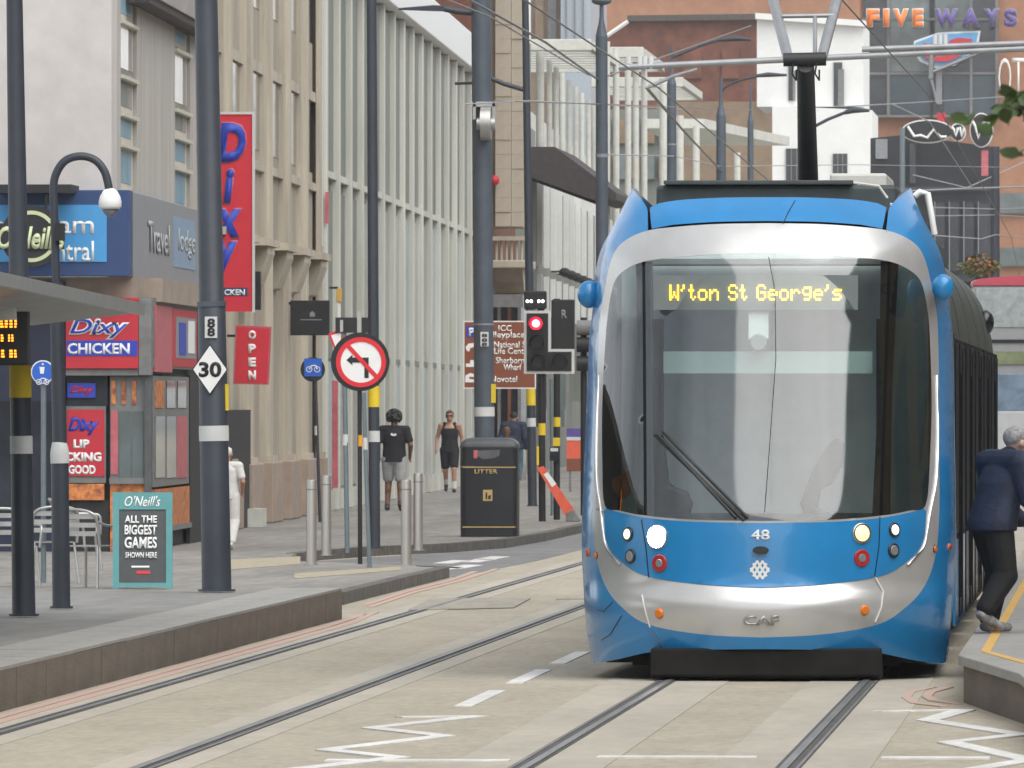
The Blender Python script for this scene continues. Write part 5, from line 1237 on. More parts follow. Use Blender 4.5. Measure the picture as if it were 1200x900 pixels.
for (u, ut, D, vt, r, lb) in ((706, 705, 188, 42, .112, 'thick grey pole with a thin spike top before the dark sloping canopy'), (787.5, 787, 250, 98, .115, 'grey pole standing among the white pergola columns'), (845.5, 845, 262, 135, .125, 'grey pole with a curved lamp arm before the tan brick block'), (880, 879.5, 330, 142, .10, 'short pointed grey pole before the tan brick block')):
    b = at_z(u, 600, D, PAVE_Z - .004); tp = topfor(b, ut, vt, ZV(vt, D)); t = column('overhead_line_pole', lb, 'pole', b, tp, r*1.05, r*.95, m_pole_grey, [(180 if u == 706 else 168, 184 if u == 706 else 170, m_greyfascia)] if u < 800 else (), 'overhead line poles')
    part(MB().tube([tp, tp + Vector((0, 0, .25)), P(ut, vt - 22, D), P(ut, vt - 45, D)], [r*.95, r*.45, r*.35, r*.3], 12), 'spike', m_pole_grey, t, sm=40)
    if u == 706: part(MB().ball(P(705, 1, D), .13, 10, 8, (1.4, 1, .6)), 'finial', m_pole_grey, t, sm=60)
    if u == 845.5:
        part(MB().tube([P(a, c_, D) for a, c_ in catmull([(845, 108), (852, 101), (868, 94), (886, 90)], 4)], .03, 8), 'lamp_arm', m_pole, t, sm=60); part(MB().tube([P(886, 89, D), P(900, 87.5, D), P(922, 88, D)], [.04, .06, .03], 8), 'lamp_head', m_pole, t, sm=60)
    if u == 787.5:
        part(MB().tube([P(787, 68, D), P(820, 54, D), P(842, 47, D)], .03, 8), 'lamp_arm', m_pole, t, sm=60); part(MB().tube([P(842, 47, D), P(860, 45, D), P(880, 46.5, D)], [.04, .07, .03], 8), 'lamp_head', m_pole, t, sm=60)
D = 300; b = at_z(951, 600, D, 0.0); t = column('lamp_column', 'lamp column with a long bracket arm standing before the white rendered block', 'pole', b, topfor(b, 951, 150, ZV(150, D)), .09, .07, m_pole, (), 'lighting columns')
part(MB().tube([P(951, 150, D), P(970, 140, D), P(990, 132, D)], .045, 8), 'lamp_arm', m_pole, t, sm=60); part(MB().tube([P(990, 132, D), P(1000, 129, D), P(1019, 129.5, D)], [.06, .09, .04], 8), 'lamp_head', m_pole, t, sm=60)
D = 380; b = at_z(1057.5, 600, D, 0); column('lamp_column', 'pale grey pole rising before the black bar building', 'pole', b, topfor(b, 1057.5, 150, ZV(150, D)), .10, .09, m_bluegrey_post, (), 'lighting columns')
D = 350; b = at_z(1166, 600, D, 0); column('overhead_line_pole', 'dark pole at the corner of the black bar building', 'pole', b, topfor(b, 1166, 172, ZV(172, D)), .16, .15, m_pole, (), 'overhead line poles')

# ---- brown tourist sign on the wheel pole
D = 184; t = thing('tourist_sign', 'brown tourist direction sign with white lettering standing behind the thick grey pole', 'sign', at_z(568, 600, D, PAVE_Z)); part(MB().tube([at_z(568, 600, D, PAVE_Z), P(568, 380, D + .06)], .05, 10), 'post', m_bluegrey_post, t, sm=50)
part(FR(543, 628, 376, 455.5, D, .03), 'border', m_white, t); part(FR(544.3, 626.7, 377.4, 454, D - .004, .004), 'panel', m_brown, t)
for s, (u0, u1, v0, v1) in (('ICC', (584, 599.5, 381, 388)), ('Brindleyplace', (556, 615, 388.5, 398)), ('National Sea', (579, 624, 400, 407.5)), ('Life Centre', (579, 622, 407.5, 415)), ('Sherborne', (581, 619, 418.5, 426)), ('Wharf', (590, 611, 426.5, 434)), ('Novotel', (575, 606, 440.5, 448))): ftx(s, u0, u1, v0, v1, D - .006, t, m_white, bold=.015)
o = part(FR(546.5, 557, 382, 395, D - .008, .004), 'parking_tile', m_signblue, t); ftx('P', 549.5, 556, 384, 394, D - .010, o, m_white, bold=.04)
part(poly_px([(545.5, 407), (549, 402.5), (556, 402), (557, 406), (551, 408), (550, 412), (547, 411)], D - .008, .004), 'fish_symbol', m_white, t)
part(poly_px([(546, 430), (546, 426), (551, 426), (551, 422), (557, 422), (557, 430)], D - .008, .004), 'boat_symbol', m_white, t)
part(poly_px([(545, 448), (545.5, 440), (551, 437), (557, 439), (557, 442), (550, 441.5), (550, 444), (557, 445), (557, 448)], D - .008, .004), 'bed_symbol', m_white, t)
for v in (390, 440): part(FR(560, 577, v, v + 2, D + .032, .02), 'bracket', m_alu, t)

# ---- traffic signals
b = pxbase(635.5, 611, PAVE_Z); D = b.y; t = thing('traffic_signal', 'traffic signal showing red with a white bordered L shaped backing board', 'traffic light', b)
part(MB().tube([b, P(634, 350, D)], .058, 14), 'post', m_black, t, sm=50); part(MB().tube([P(635, 510, D), P(635, 496, D)], .063, 14), 'reflective_band', m_bandy, t, sm=40); part(FR(629, 631.5, 523, 545, D - .08, .05), 'yellow_strip', m_bandy, t)
L_ = lambda e: [(614 + e, 438 - e), (614 + e, 364 + e), (645.5 - e, 364 + e), (645.5 - e, 409 + e), (673 - e, 409 + e), (673 - e, 438 - e)]
part(poly_px(L_(0), D - .12, .03), 'board_border', m_bandw, t); part(poly_px(L_(3.2), D - .14, .02), 'board', m_black, t)
pv = PM(D)
def aspect(u, v, r, m, nm):
    c = P(u, v, D - .16); o = part(MB().discY((c.x, c.z), r/pv, D - .155, D - .14, 22), nm, m, t)
    hood = MB(); n = 14; rg = []
    for (rr, yy) in ((r*1.12, -.15), (r*1.16, -.33), (r*1.22, -.33), (r*1.2, -.15)): rg.append([(c.x + rr/pv*math.cos(a), D + yy, c.z + rr/pv*math.sin(a)) for a in [math.radians(-20 + 220*k/n) for k in range(n+1)]])
    part(hood.loft(rg + [rg[0]], cap=False, closed=False), 'visor', m_black, o); return o
o = aspect(628, 379, 7.4, emit('red_signal_glow', (1, .01, .03), 2.2), 'red_lamp'); c = P(628, 379, D - .165); part(MB().discY((c.x, c.z), 4.6/pv, D - .162, D - .156, 18), 'bright_core', emit('red_signal_core', (1, .30, .36), 3.2), o)
m_lensd = mat('dark_lens', (.035, .03, .03), .2, var=.2); aspect(629.5, 401, 7.4, m_lensd, 'amber_lamp'); aspect(631, 424, 7.4, m_lensd, 'green_lamp'); aspect(656.5, 423, 7.4, m_lensd, 'arrow_lamp')
tsb = part(FR(614, 640, 341, 362, D - .14, .2), 'tram_signal_box', m_black, t, bevel=.02)
for u in (618, 622.5, 631.5, 636): c = P(u, 353, D - .145); part(MB().discY((c.x, c.z), 1.7/pv, D - .146, D - .14, 10), 'signal_dot', emit('white_signal', (1, .95, .85), 4), tsb)
b = pxbase(652.5, 609, PAVE_Z); D = b.y; t = thing('traffic_signal', 'dark unlit signal turned away with a yellow push button box on its post', 'traffic light', b)
part(MB().tube([b, P(652.5, 350, D)], .055, 14), 'post', m_black, t, sm=50); part(MB().tube([P(652.5, 500, D), P(652.5, 489, D)], .062, 14), 'reflective_band', m_bandy, t, sm=40)
part(FR(646, 673, 351, 411, D - .1, .12), 'signal_head', m_black, t, bevel=.02); ftx('R', 658, 664.5, 363, 373, D - .105, t, m_greyfascia, bold=.02)
o = part(FR(648, 656, 513, 523, D - .14, .09), 'push_button_box', m_bandy, t, bevel=.006); part(FR(644, 654.5, 524, 540, D - .13, .08), 'button_panel', m_glassdark, t); part(FR(645, 654, 525, 529, D - .135, .005), 'button_label', m_bandw, t)
b = pxbase(647.5, 604, PAVE_Z); t = column('sign_post', 'slim teal post between the two traffic signal posts', 'post', b, topfor(b, 646, 440, 2.5), .034, .03, m_bluegrey_post, (), 'slim sign posts')
D = 186; b = at_z(684, 600, D, PAVE_Z - .004); t = thing('traffic_signal', 'grey signal heads seen from behind beside the tram mirror pod', 'traffic light', b)
part(MB().tube([b, P(684, 372, D)], .055, 12), 'post', m_black, t, sm=50); 
for v in (376, 396, 418): part(MB().tube([P(676, v + 8, D - .12), P(694, v + 8, D - .12)], 9/PM(D), 14), 'signal_head', m_greyframe if v == 376 else m_black, t, sm=40)

# ---- leaning roadworks barrier board and hoarding
D = 176; b = Vector((P(672, 605, D).x, D, PAVE_Z)); t = thing('roadworks_board', 'orange red barrier plank leaning against the signal post on a grey foot', 'barrier', b)
a_, b_ = P(633, 548, D), P(668, 603, D); d_ = (b_-a_); part(MB().bar(a_, b_, .03, .19, up=(0, 1, 0)) if False else MB().add([P(u, v, D + y) for y in (0, .04) for u, v in ((629, 548), (637, 546), (675, 600), (664, 607))], [(3, 2, 1, 0), (4, 5, 6, 7), (0, 1, 5, 4), (1, 2, 6, 5), (2, 3, 7, 6), (3, 0, 4, 7)]), 'plank', m_orangered, t)
part(MB().add([P(u, v, D + y) for y in (-.006, -.001) for u, v in ((637, 556), (642, 553), (652, 567), (647, 571))], [(3, 2, 1, 0), (4, 5, 6, 7), (0, 1, 5, 4), (1, 2, 6, 5), (2, 3, 7, 6), (3, 0, 4, 7)]), 'white_stripe', m_white, t)
part(MB().prismY([(P(u, v, D).x, P(u, v, D).z) for u, v in ((663, 611), (665, 600), (672, 597), (680, 609), (679, 611))], D - .1, D + .2), 'foot', m_greyframe, t, bevel=.01)
D = 236; t = thing('hoarding_panel', 'purple and orange hoarding panel standing beyond the signals', 'hoarding', P(676, 555, D)); t.location.z = PAVE_Z
a = P(664, 502, D); part(MB().box(a.x, a.x + .62, D, D + .06, P(0, 512, D).z, P(0, 502, D).z), 'purple_board', m_purple, t); part(MB().box(a.x, a.x + .62, D, D + .06, P(0, 537, D).z, P(0, 512.3, D).z), 'orange_board', m_orangered, t); part(MB().box(a.x, a.x + .62, D, D + .06, P(0, 552, D).z, P(0, 537.3, D).z), 'brown_board', m_brown, t); part(MB().box(a.x, a.x + .6, D - .01, D, P(0, 516, D).z, P(0, 512, D).z), 'white_strip', m_bandw, t)
for x in (a.x + .05, a.x + .55): part(MB().box(x, x + .05, D + .02, D + .05, PAVE_Z, P(0, 552, D).z), 'leg', m_greyframe, t)

# ---- overhead line bracket across both tracks, and wires
D = 135; xr = 1.6; t = thing('overhead_bracket', 'grey tubular overhead line bracket reaching across both tracks', 'overhead bracket', (xr, D, 0))
part(MB().tube([(xr, D, 0), (xr, D, 8.5)], [.15, .12], 16), 'mast', m_pole_grey, t, sm=40)
e1 = P(725, 79, D); zr = P(1200, 57, D).z; s_ = (zr - e1.z)/(P(1200, 57, D).x - e1.x); part(MB().tube([e1, (xr, D, e1.z + s_*(xr - e1.x))], .040, 12), 'cantilever_tube', m_wire_grey, t, sm=50)
e2 = P(1010, 58, D); part(MB().tube([e2, (xr, D, P(1200, 52, D).z + .12)], .036, 12), 'cantilever_tube', m_wire_grey, t, sm=50)
part(MB().tube([P(1094, 84, D), P(1152, 60, D)], .022, 8), 'brace', m_wire_grey, t, sm=50)
for u in (750, 756, 763): part(MB().tube([P(u, 66, D), P(u, 80, D)], .035, 10), 'insulator', m_ins, t, sm=50)
part(MB().tube([P(757, 80, D), P(758, 103, D)], .014, 6), 'dropper', m_ins, t); part(MB().tube([P(758, 103, D), P(790, 89, D), P(817, 81, D)], .024, 8), 'registration_arm', m_wire_grey, t, sm=50)
for u in (1096, 1102, 1108): part(MB().tube([P(u, 40, D), P(u, 52, D)], .03, 10), 'insulator', m_ins, t, sm=50)
part(MB().tube([P(1092, 60, D), P(1091, 92, D)], .035, 8), 'dropper', m_wire_grey, t); part(MB().tube([P(1091, 92, D), P(1098, 120, D)], .02, 6), 'dropper', m_wire_grey, t)
def wire(pts, lb, r=.010, sag=0.0, m=m_cable):
    mb = MB(); q = []
    for a, b_ in zip(pts, pts[1:]):
        a, b_ = Vector(a), Vector(b_)
        for k in range(10): s = k/10; q.append(a + (b_-a)*s - Vector((0, 0, 4*sag*s*(1-s))))
    q.append(Vector(pts[-1])); mb.tube(q, r, 5); single(mb, 'overhead_wire', m, lb, 'wire', q[0], 'overhead line wires')
cl = P(758, 103, 135); cr = P(1098, 120, 135)
wire([(cl.x, 40, cl.z), (cl.x + .15, 135, cl.z), (-6.3, 190, 6.0), (-7.2, 262, 6.2), (-9, 400, 6.3)], 'contact wire running above the empty track', .011)
wire([(-2.7, 40, 5.75), (-2.65, 86, 5.72), (cr.x, 135, 5.85), (-2.7, 250, 6.0), (-4, 420, 6.2)], 'contact wire running above the tram roof', .008)
wire([P(540, -6, 150), P(640, 50, 160), P(700, 93, 188)], 'feeder wire dropping from the frame top to the spike topped pole', .020)
wire([P(500, -10, 120), P(575, 20, 150), P(690, 88, 186)], 'thin feeder wire beside the wheel pole', .012)
wire([P(700, 93, 188), P(790, 62, 250), P(880, 30, 300)], 'feeder wire rising from the spike topped pole past the brick block', .018)
wire([P(578, 118, 165), P(705, 122, 188), P(880, 129, 330)], 'span wire from the balance wheel to the spike topped pole', .010)
wire([P(711, 181, 188), P(790, 183, 250), P(845, 195, 262), P(1000, 193, 340), P(1180, 196, 350)], 'span wire passing behind the pantograph arm', .012, m=m_wire_grey)
wire([P(758, 103, 135), P(800, 152, 190), P(845, 200, 262)], 'thick wire falling away from the bracket insulator', .022)
wire([P(985, 125, 300), P(1060, 121, 320), P(1200, 112, 340)], 'span wire crossing before the dark glazing', .018, m=m_wire_grey)
wire([P(1045, 122, 200), P(1090, 143, 240), P(1140, 220, 330)], 'pull-off wire before the black bar building', .016, m=m_wire_grey)
wire([P(1066, 224, 330), P(1130, 221, 340), P(1200, 219, 350)], 'heavy span wire over the black bar cornice', .030, m=m_wire_grey)
wire([P(1090, 243, 330), P(1166, 245, 350), P(1230, 243, 360)], 'upper thin wire before the bar windows', .018, m=m_wire_grey)
wire([P(1090, 253, 330), P(1166, 252, 350), P(1230, 256, 360)], 'lower thin wire before the bar windows', .018, m=m_wire_grey)
wire([P(1096, 276, 320), P(1150, 280, 340), P(1166, 275, 345), P(1230, 282, 350)], 'loose wire sagging above the red topped bus', .018, m=m_wire_grey)
wire([P(1070, 205, 300), P(1133, 220, 330), P(1200, 190, 380)], 'pull-off wire to the dark corner pole', .018, m=m_wire_grey)
wire([P(545, 122, 140), P(620, 118, 180), P(800, 128, 262)], 'pale span wire before the stone tower', .010, m=m_wire_grey)

# ---- double-deck bus waiting behind the tram
D = 187; pv = PM(D); x0 = P(1137, 400, D).x; x1 = x0 + 2.52; t = thing('bus', 'red roofed double deck bus waiting behind the tram', 'bus', ((x0+x1)/2, D, 0)); zt = P(1200, 323, D).z
m_busg = mat('bus_grey', (.30, .31, .325), .3, var=.05, coat=.4); m_busr = mat('bus_red', (.50, .05, .09), .3, var=.05, coat=.4); m_busw = mat('bus_window', (.34, .38, .40), .08, var=.2)
def rrect(x0, x1, z0, z1, r, n=6):
    pts = [(x0, z0), (x1, z0)]
    for cx, a0 in ((x1 - r, 0), (x0 + r, 90)):
        for k in range(n+1): a = math.radians(a0 + 90*k/n); pts.append((cx + r*math.cos(a), z1 - r + r*math.sin(a)))
    return pts
part(MB().prismY(rrect(x0, x1, .3, zt - .16, .12), D, D + 10.5), 'body', m_busg, t, bevel=.03)
def dome_ring(y, s): return [(x0 + (x1-x0)*(.5 + .5*math.cos(a)*s), y, zt - .17 + .17*max(0, math.sin(a))**.6) for a in [math.pi*k/16 for k in range(17)]]
part(MB().loft([dome_ring(D - .03, .985), dome_ring(D + .05, 1.0), dome_ring(D + 10.4, 1.0)]), 'roof', m_busr, t, sm=50)
zq = lambda v: CAM_H + (475-v)/pv
part(MB().box(x0 + .10, x1 - .10, D - .02, D, zq(384), zq(337)), 'upper_windscreen', m_busw, t, bevel=.02); part(MB().box((x0+x1)/2 - .02, (x0+x1)/2 + .02, D - .03, D - .02, zq(384), zq(337)), 'screen_divider', m_busg, t)
part(MB().box(x0 + .02, x1 - .02, D - .025, D, zq(402), zq(398)), 'seam', m_black, t); dd = part(MB().box(x0 + .2, x1 - .2, D - .03, D, zq(427), zq(412)), 'destination_panel', mat('bus_display', (.20, .24, .13), .3, var=.2), t)
part(MB().box(x0 + .06, x1 - .06, D - .02, D, zq(520), zq(438)), 'lower_windscreen', mat('bus_lower_glass', (.20, .27, .36), .06, var=.3, scale=3), t, bevel=.02); part(MB().box(x0 + .04, x1 - .04, D - .035, D, zq(575), zq(482)), 'bumper_panel', mat('bus_white', (.48, .5, .52), .3, var=.05), t, bevel=.02)
for x in (x0 + .3, x1 - .3): part(MB().discY((x, .75), .11, D - .05, D, 16), 'headlight', m_lamp_dark, t)
for x in (x0 + .15, x1 - .15):
    for y in (D + 2.4, D + 7.6): part(MB().tube([(x - .13, y, .48), (x + .13, y, .48)], .48, 20), 'wheel', m_bellows, t, sm=40)
for s, x in ((-1, x0), (1, x1)): part(MB().tube([(x, D + .1, zq(440)), (x + s*.2, D - .25, zq(455)), (x + s*.2, D - .25, zq(475))], .03, 8), 'mirror_arm', m_black, t); part(MB().box(x + s*.12, x + s*.30, D - .3, D - .22, zq(495), zq(472)), 'mirror', m_black, t)

# ---- foliage
m_leaf = mat('leaf_green', (.065, .115, .028), .55, var=.35, scale=3); m_leaf2 = mat('leaf_olive', (.10, .105, .025), .55, var=.35, scale=3); m_leaf3 = mat('orange_blossom', (.38, .14, .04), .6, var=.3); m_bark = mat('bark', (.11, .085, .06), .9, var=.25, bump=.5)
def leaves(center, rad, n, size, rng, mb=None, lobed=False):
    mb = mb or MB(); c = Vector(center)
    for _ in range(n):
        while True:
            q = Vector((rng.uniform(-1, 1), rng.uniform(-1, 1), rng.uniform(-1, 1)))
            if .15 < q.length < 1: break
        p = c + Vector((q.x*rad[0], q.y*rad[1], q.z*rad[2])); s = size*rng.uniform(.6, 1.2)
        a = Vector((rng.uniform(-1, 1), rng.uniform(-1, 1), rng.uniform(-.9, .3))).normalized(); b_ = a.cross(Vector((rng.uniform(-1, 1), rng.uniform(-1, 1), rng.uniform(-1, 1)))).normalized(); nn = a.cross(b_)
        mb.add([p, p + a*s*.35 + b_*s*.30 + nn*s*.05, p + a*s*.7 + b_*s*.24, p + a*s, p + a*s*.7 - b_*s*.24, p + a*s*.35 - b_*s*.30 + nn*s*.05], [(0, 1, 2, 3), (0, 3, 4, 5)])
    return mb
rng = random.Random(3)
TD = 27.0
t = thing('street_tree', 'leafy street tree whose branch tip hangs into view over the right platform', 'tree', (3.0, TD, 0))
part(MB().tube([(3.0, TD, 0), (2.95, TD, 1.6), (2.8, TD, 3.2), (2.6, TD + .1, 5.5)], [.15, .12, .10, .04], 12), 'trunk', m_bark, t, sm=60)
tip = P(1205, 122, TD)
for e in (tuple(tip), (4.2, TD - 1, 5), (2.4, TD + 2, 5.6), (2.9, TD - 2, 5.2)): part(MB().tube([(2.85, TD, 2.9), ((2.85+e[0])/2, (TD+e[1])/2, (2.9+e[2])/2 + .25), e], [.06, .035, .010], 8), 'limb', m_bark, t, sm=60)
mb = MB()
for c, r, n in (((3.0, TD, 5.2), (1.5, 1.6, 1.2), 3600), ((1.7, TD, 3.6), (.8, .9, .5), 700), ((4.2, TD - 1, 4.9), (.9, .9, .7), 900)): leaves(c, r, n, .12, rng, mb)
for (u, v, ru, rv, n) in ((1190, 118, 16, 16, 15), (1172, 128, 16, 9, 6), (1145, 140, 14, 7, 4), (1199, 178, 7, 8, 3), (1212, 130, 18, 18, 16)):
    p = P(u, v, TD); leaves(p, (ru/463, .12, rv/463), n, .065, rng, mb)
part(mb, 'crown', m_leaf, t, kind='stuff'); part(MB().tube([tuple(tip), tuple(P(1180, 130, TD)), tuple(P(1150, 138, TD)), tuple(P(1136, 140, TD))], [.010, .004, .003, .0015], 6), 'twig', m_bark, t)
t = thing('flowering_shrub', 'small shrub with orange and green leaves behind the tram roof', 'shrub', (P(1148, 320, 300).x, 300, 0)); c = P(1147, 312, 300)
part(MB().tube([(c.x, 300, 0), (c.x, 300, c.z - .3)], .08, 8), 'stem', m_bark, t); part(leaves(c, (.55, .5, .35), 260, .16, rng), 'crown', m_leaf2, t, kind='stuff'); part(leaves(c + Vector((.1, -.2, .05)), (.5, .4, .3), 110, .12, rng), 'blossom', m_leaf3, t, kind='stuff')
for (u, v, D, rad, lb) in ((655, 468, 360, (.5, .6, .8), 'small green street tree between the traffic signal posts'),):
    c = P(u, v, D); t = thing('street_tree', lb, 'tree', (c.x, D, PAVE_Z)); part(MB().tube([(c.x, D, PAVE_Z), (c.x, D, c.z)], .07, 8), 'trunk', m_bark, t); part(leaves(c, rad, 420, .2, rng), 'crown', m_leaf, t, kind='stuff')
# ================================================================== PEOPLE
def fuse(mb, name, mt, parent, vox=.012, it=4):
    m = mesh_of(mb, 'tmp'); o = bpy.data.objects.new('tmp', m); COL.objects.link(o)
    r = o.modifiers.new('r', 'REMESH'); r.mode = 'VOXEL'; r.voxel_size = vox; s = o.modifiers.new('s', 'SMOOTH'); s.factor = .5; s.iterations = it
    dg = bpy.context.evaluated_depsgraph_get(); dg.update(); me = bpy.data.meshes.new_from_object(o.evaluated_get(dg)); bpy.data.objects.remove(o)
    me.name = name; me.materials.clear(); me.materials.append(mt)
    for p in me.polygons: p.use_smooth = True
    k = bpy.data.objects.new(name, me); COL.objects.link(k); k.parent = parent; return k
def cap(mb, p0, p1, r0, r1, n=12):
    p0, p1 = Vector(p0), Vector(p1); d = p1 - p0; L = d.length; d.normalize(); pts, rs = [], []
    for k in range(5): a = -math.pi/2 + math.pi/2*k/4; pts.append(p0 + d*r0*math.sin(a)); rs.append(max(.002, r0*math.cos(a)))
    for k in range(1, 5): a = math.pi/2*k/4; pts.append(p1 + d*r1*math.sin(a)); rs.append(max(.002, r1*math.cos(a)))
    return mb.tube(pts, rs, n)
def ell(mb, c, rx, ry, rz): return mb.ball(c, 1, 16, 12, (rx, ry, rz))
def chain(mb, pts, rs, grow=0.0):
    for i in range(len(pts)-1): cap(mb, pts[i], pts[i+1], rs[i]+grow, rs[i+1]+grow)
    return mb
def person(label, base, rz, H_, pose, top, legs, hairc, skin, shoe, scale_w=1.0, hair='short', sleeve=.5, cat='person', socks=None, long_legs=False, coat=False, glasses=False, head_dir=(0, 0), group=None, hair_r=1.0):
    """local frame: facing -Y. pose: joints of feet, knees, elbows, wrists and torso lean"""
    t = thing('person', label, cat, base, group); t.rotation_euler.z = math.radians(rz); k = H_/1.78; t.scale = (k*scale_w, k, k)
    P0 = dict(hipL=(.095, 0, .93), hipR=(-.095, 0, .93), kneeL=(.11, -.02, .50), kneeR=(-.11, -.02, .50), ankL=(.11, .03, .09), ankR=(-.11, .03, .09),
        shL=(.185, .01, 1.46), shR=(-.185, .01, 1.46), elL=(.25, .04, 1.17), elR=(-.25, .04, 1.17), wrL=(.26, -.06, .93), wrR=(-.26, -.06, .93), chest=(0, 0, 1.32), neck=(0, 0, 1.50), head=(0, -.02, 1.66), toeL=None, toeR=None)
    P0.update(pose); J = {a: Vector(b) for a, b in P0.items() if b is not None}
    for s in 'LR':
        if ('toe'+s) not in J: J['toe'+s] = J['ank'+s] + Vector((0.02 if s == 'L' else -.02, -.17, -.06))
    b = MB()
    mid = (J['hipL'] + J['hipR'])/2; waist = mid*.45 + J['chest']*.55
    def torso(mb, prof, top=1.0, bot=0.0):
        # elliptical loft along the spine: pelvis -> waist -> chest -> neck base ; prof rows = (t, half width, half depth)
        sp = [mid + Vector((0, 0, -.08)), mid, waist, J['chest'], J['neck'] + Vector((0, .01, -.02))]; ts = [-.15, 0, .36, .68, 1.0]
        def at(t):
            for (t0, p0), (t1, p1) in zip(zip(ts, sp), zip(ts[1:], sp[1:])):
                if t <= t1 + 1e-6: return p0 + (p1-p0)*((t-t0)/(t1-t0))
            return sp[-1]
        rings = []
        for t_, rx, ry in prof:
            c_ = at(t_); rings.append([c_ + Vector((rx*math.cos(q), ry*math.sin(q), 0)) for q in [2*math.pi*i/20 for i in range(20)]])
        mb.loft(rings)
    torso(b, ((-.15, .14, .10), (0, .168, .118), (.2, .152, .108), (.38, .142, .100), (.6, .165, .115), (.8, .180, .112), (.93, .150, .090), (1.0, .075, .068)))
    cap(b, J['shL'], J['shR'], .056, .056); cap(b, J['neck'], J['head'] + Vector((0, .02, -.05)), .060, .052)
    h = J['head']; ell(b, h + Vector((0, .01, .02)), .078, .098, .105); ell(b, h + Vector((0, -.025, -.06)), .055, .062, .055); cap(b, h + Vector((0, -.09, .01)), h + Vector((0, -.108, -.025)), .010, .016)
    cap(b, h + Vector((-.022, -.086, -.063)), h + Vector((.022, -.086, -.063)), .010, .010)
    for s in (-1, 1): ell(b, h + Vector((s*.080, .015, -.005)), .012, .022, .032); ell(b, h + Vector((s*.033, -.082, .018)), .016, .012, .010)
    for s in 'LR':
        chain(b, [J['sh'+s], J['el'+s], J['wr'+s]], [.055, .042, .028]); chain(b, [J['hip'+s], J['knee'+s], J['ank'+s]], [.095, .060, .042])
        calf = J['knee'+s]*.7 + J['ank'+s]*.3 + Vector((0, .025, 0)); ell(b, calf, .052, .058, .10)
        cap(b, J['ank'+s] + Vector((0, .03, -.04)), J['toe'+s] + Vector((0, 0, 0)), .036, .032)
        d = (J['wr'+s] - J['el'+s]).normalized(); palm = J['wr'+s] + d*.055; side = Vector((0, -1, 0)); side = (side - d*side.dot(d)).normalized(); out = d.cross(side)
        cap(b, J['wr'+s], palm + side*.012, .026, .030); cap(b, J['wr'+s], palm - side*.014, .024, .026)
        for q, (f, L) in enumerate(((.030, .072), (.010, .082), (-.010, .076), (-.030, .060))):
            r0 = palm + side*f + d*.02; m1 = r0 + d*L*.5 + out*.004; cap(b, r0, m1, .0095, .009, 8); cap(b, m1, m1 + (d*.7 - out*(.5 if s == 'L' else -.5)).normalized()*L*.45, .009, .0075, 8)
        th0 = J['wr'+s] + d*.02 + side*.026; cap(b, th0, th0 + (d + side*.9).normalized()*.04, .012, .010, 8); cap(b, th0 + (d + side*.9).normalized()*.04, th0 + (d + side*.9).normalized()*.04 + d*.03, .010, .008, 8)
    fuse(b, 'body', skin, t, .0085, 3)
    # top
    c = MB(); g = .016 if not coat else .045
    if sleeve > 0: torso(c, ((-.10, .178 + g, .132 + g), (.05, .180 + g, .130 + g), (.38, .165 + g, .118 + g), (.62, .175 + g, .122 + g), (.82, .178 + g, .112 + g), (.94, .145 + g, .088 + g), (1.0, .08 + g, .07 + g)))
    else: torso(c, ((-.10, .172 + g, .128 + g), (.05, .170 + g, .124 + g), (.38, .150 + g, .110 + g), (.62, .168 + g, .120 + g), (.80, .160 + g, .112 + g), (.84, .150 + g, .105 + g)))
    if sleeve > 0:
        cap(c, J['shL'], J['shR'], .068 + g, .068 + g)
        for s in 'LR':
            e = J['sh'+s] + (J['el'+s]-J['sh'+s])*min(1, sleeve/.5 if sleeve < .5 else 1) if sleeve <= .5 else J['el'+s]
            e = J['sh'+s] + (J['el'+s]-J['sh'+s])*min(1, sleeve*2*.72 if sleeve <= .5 else 1)
            cap(c, J['sh'+s], e, .060 + g, .056 + g)
            if sleeve > .5: cap(c, J['el'+s], J['wr'+s], .050 + g, .038 + g*.7)
    else:
        for s in 'LR':
            q0 = J['sh'+s]*.55 + J['neck']*.45 + Vector((0, 0, .01)); cap(c, q0 + Vector((0, 0, .0)), q0 + Vector((0, -.05, -.14)), .052, .05); cap(c, q0, q0 + Vector((0, .05, -.14)), .052, .05)
    if coat: cap(c, J['neck'] + Vector((0, .01, -.03)), J['neck'] + Vector((0, .01, .01)), .09, .085)
    topo = fuse(c, 'jacket' if coat else 'shirt', top, t, .011, 3)
    # legs
    c = MB(); torso(c, ((-.15, .165, .125), (0, .186, .136), (.2, .172, .125)))
    for s in 'LR':
        if long_legs: chain(c, [J['hip'+s], J['knee'+s], J['ank'+s] + (J['knee'+s]-J['ank'+s])*.06], [.118, .10, .082])
        else: cap(c, J['hip'+s], J['hip'+s] + (J['knee'+s]-J['hip'+s])*.78, .115, .098)
    fuse(c, 'trousers' if long_legs else 'shorts', legs, t, .011, 3)
    for s in 'LR':
        c = MB(); cap(c, J['ank'+s] + Vector((0, .035, -.045)), J['toe'+s] + Vector((0, -.01, .005)), .046, .040); cap(c, J['ank'+s], J['ank'+s] + Vector((0, 0, -.05)), .045, .047); so_ = fuse(c, 'shoe', shoe, t, .009, 2)
        if socks: c = MB(); cap(c, J['ank'+s] + Vector((0, 0, .0)), J['ank'+s] + (J['knee'+s]-J['ank'+s]).normalized()*.13, .05, .052); fuse(c, 'sock', socks, t, .009, 2)
    c = MB()
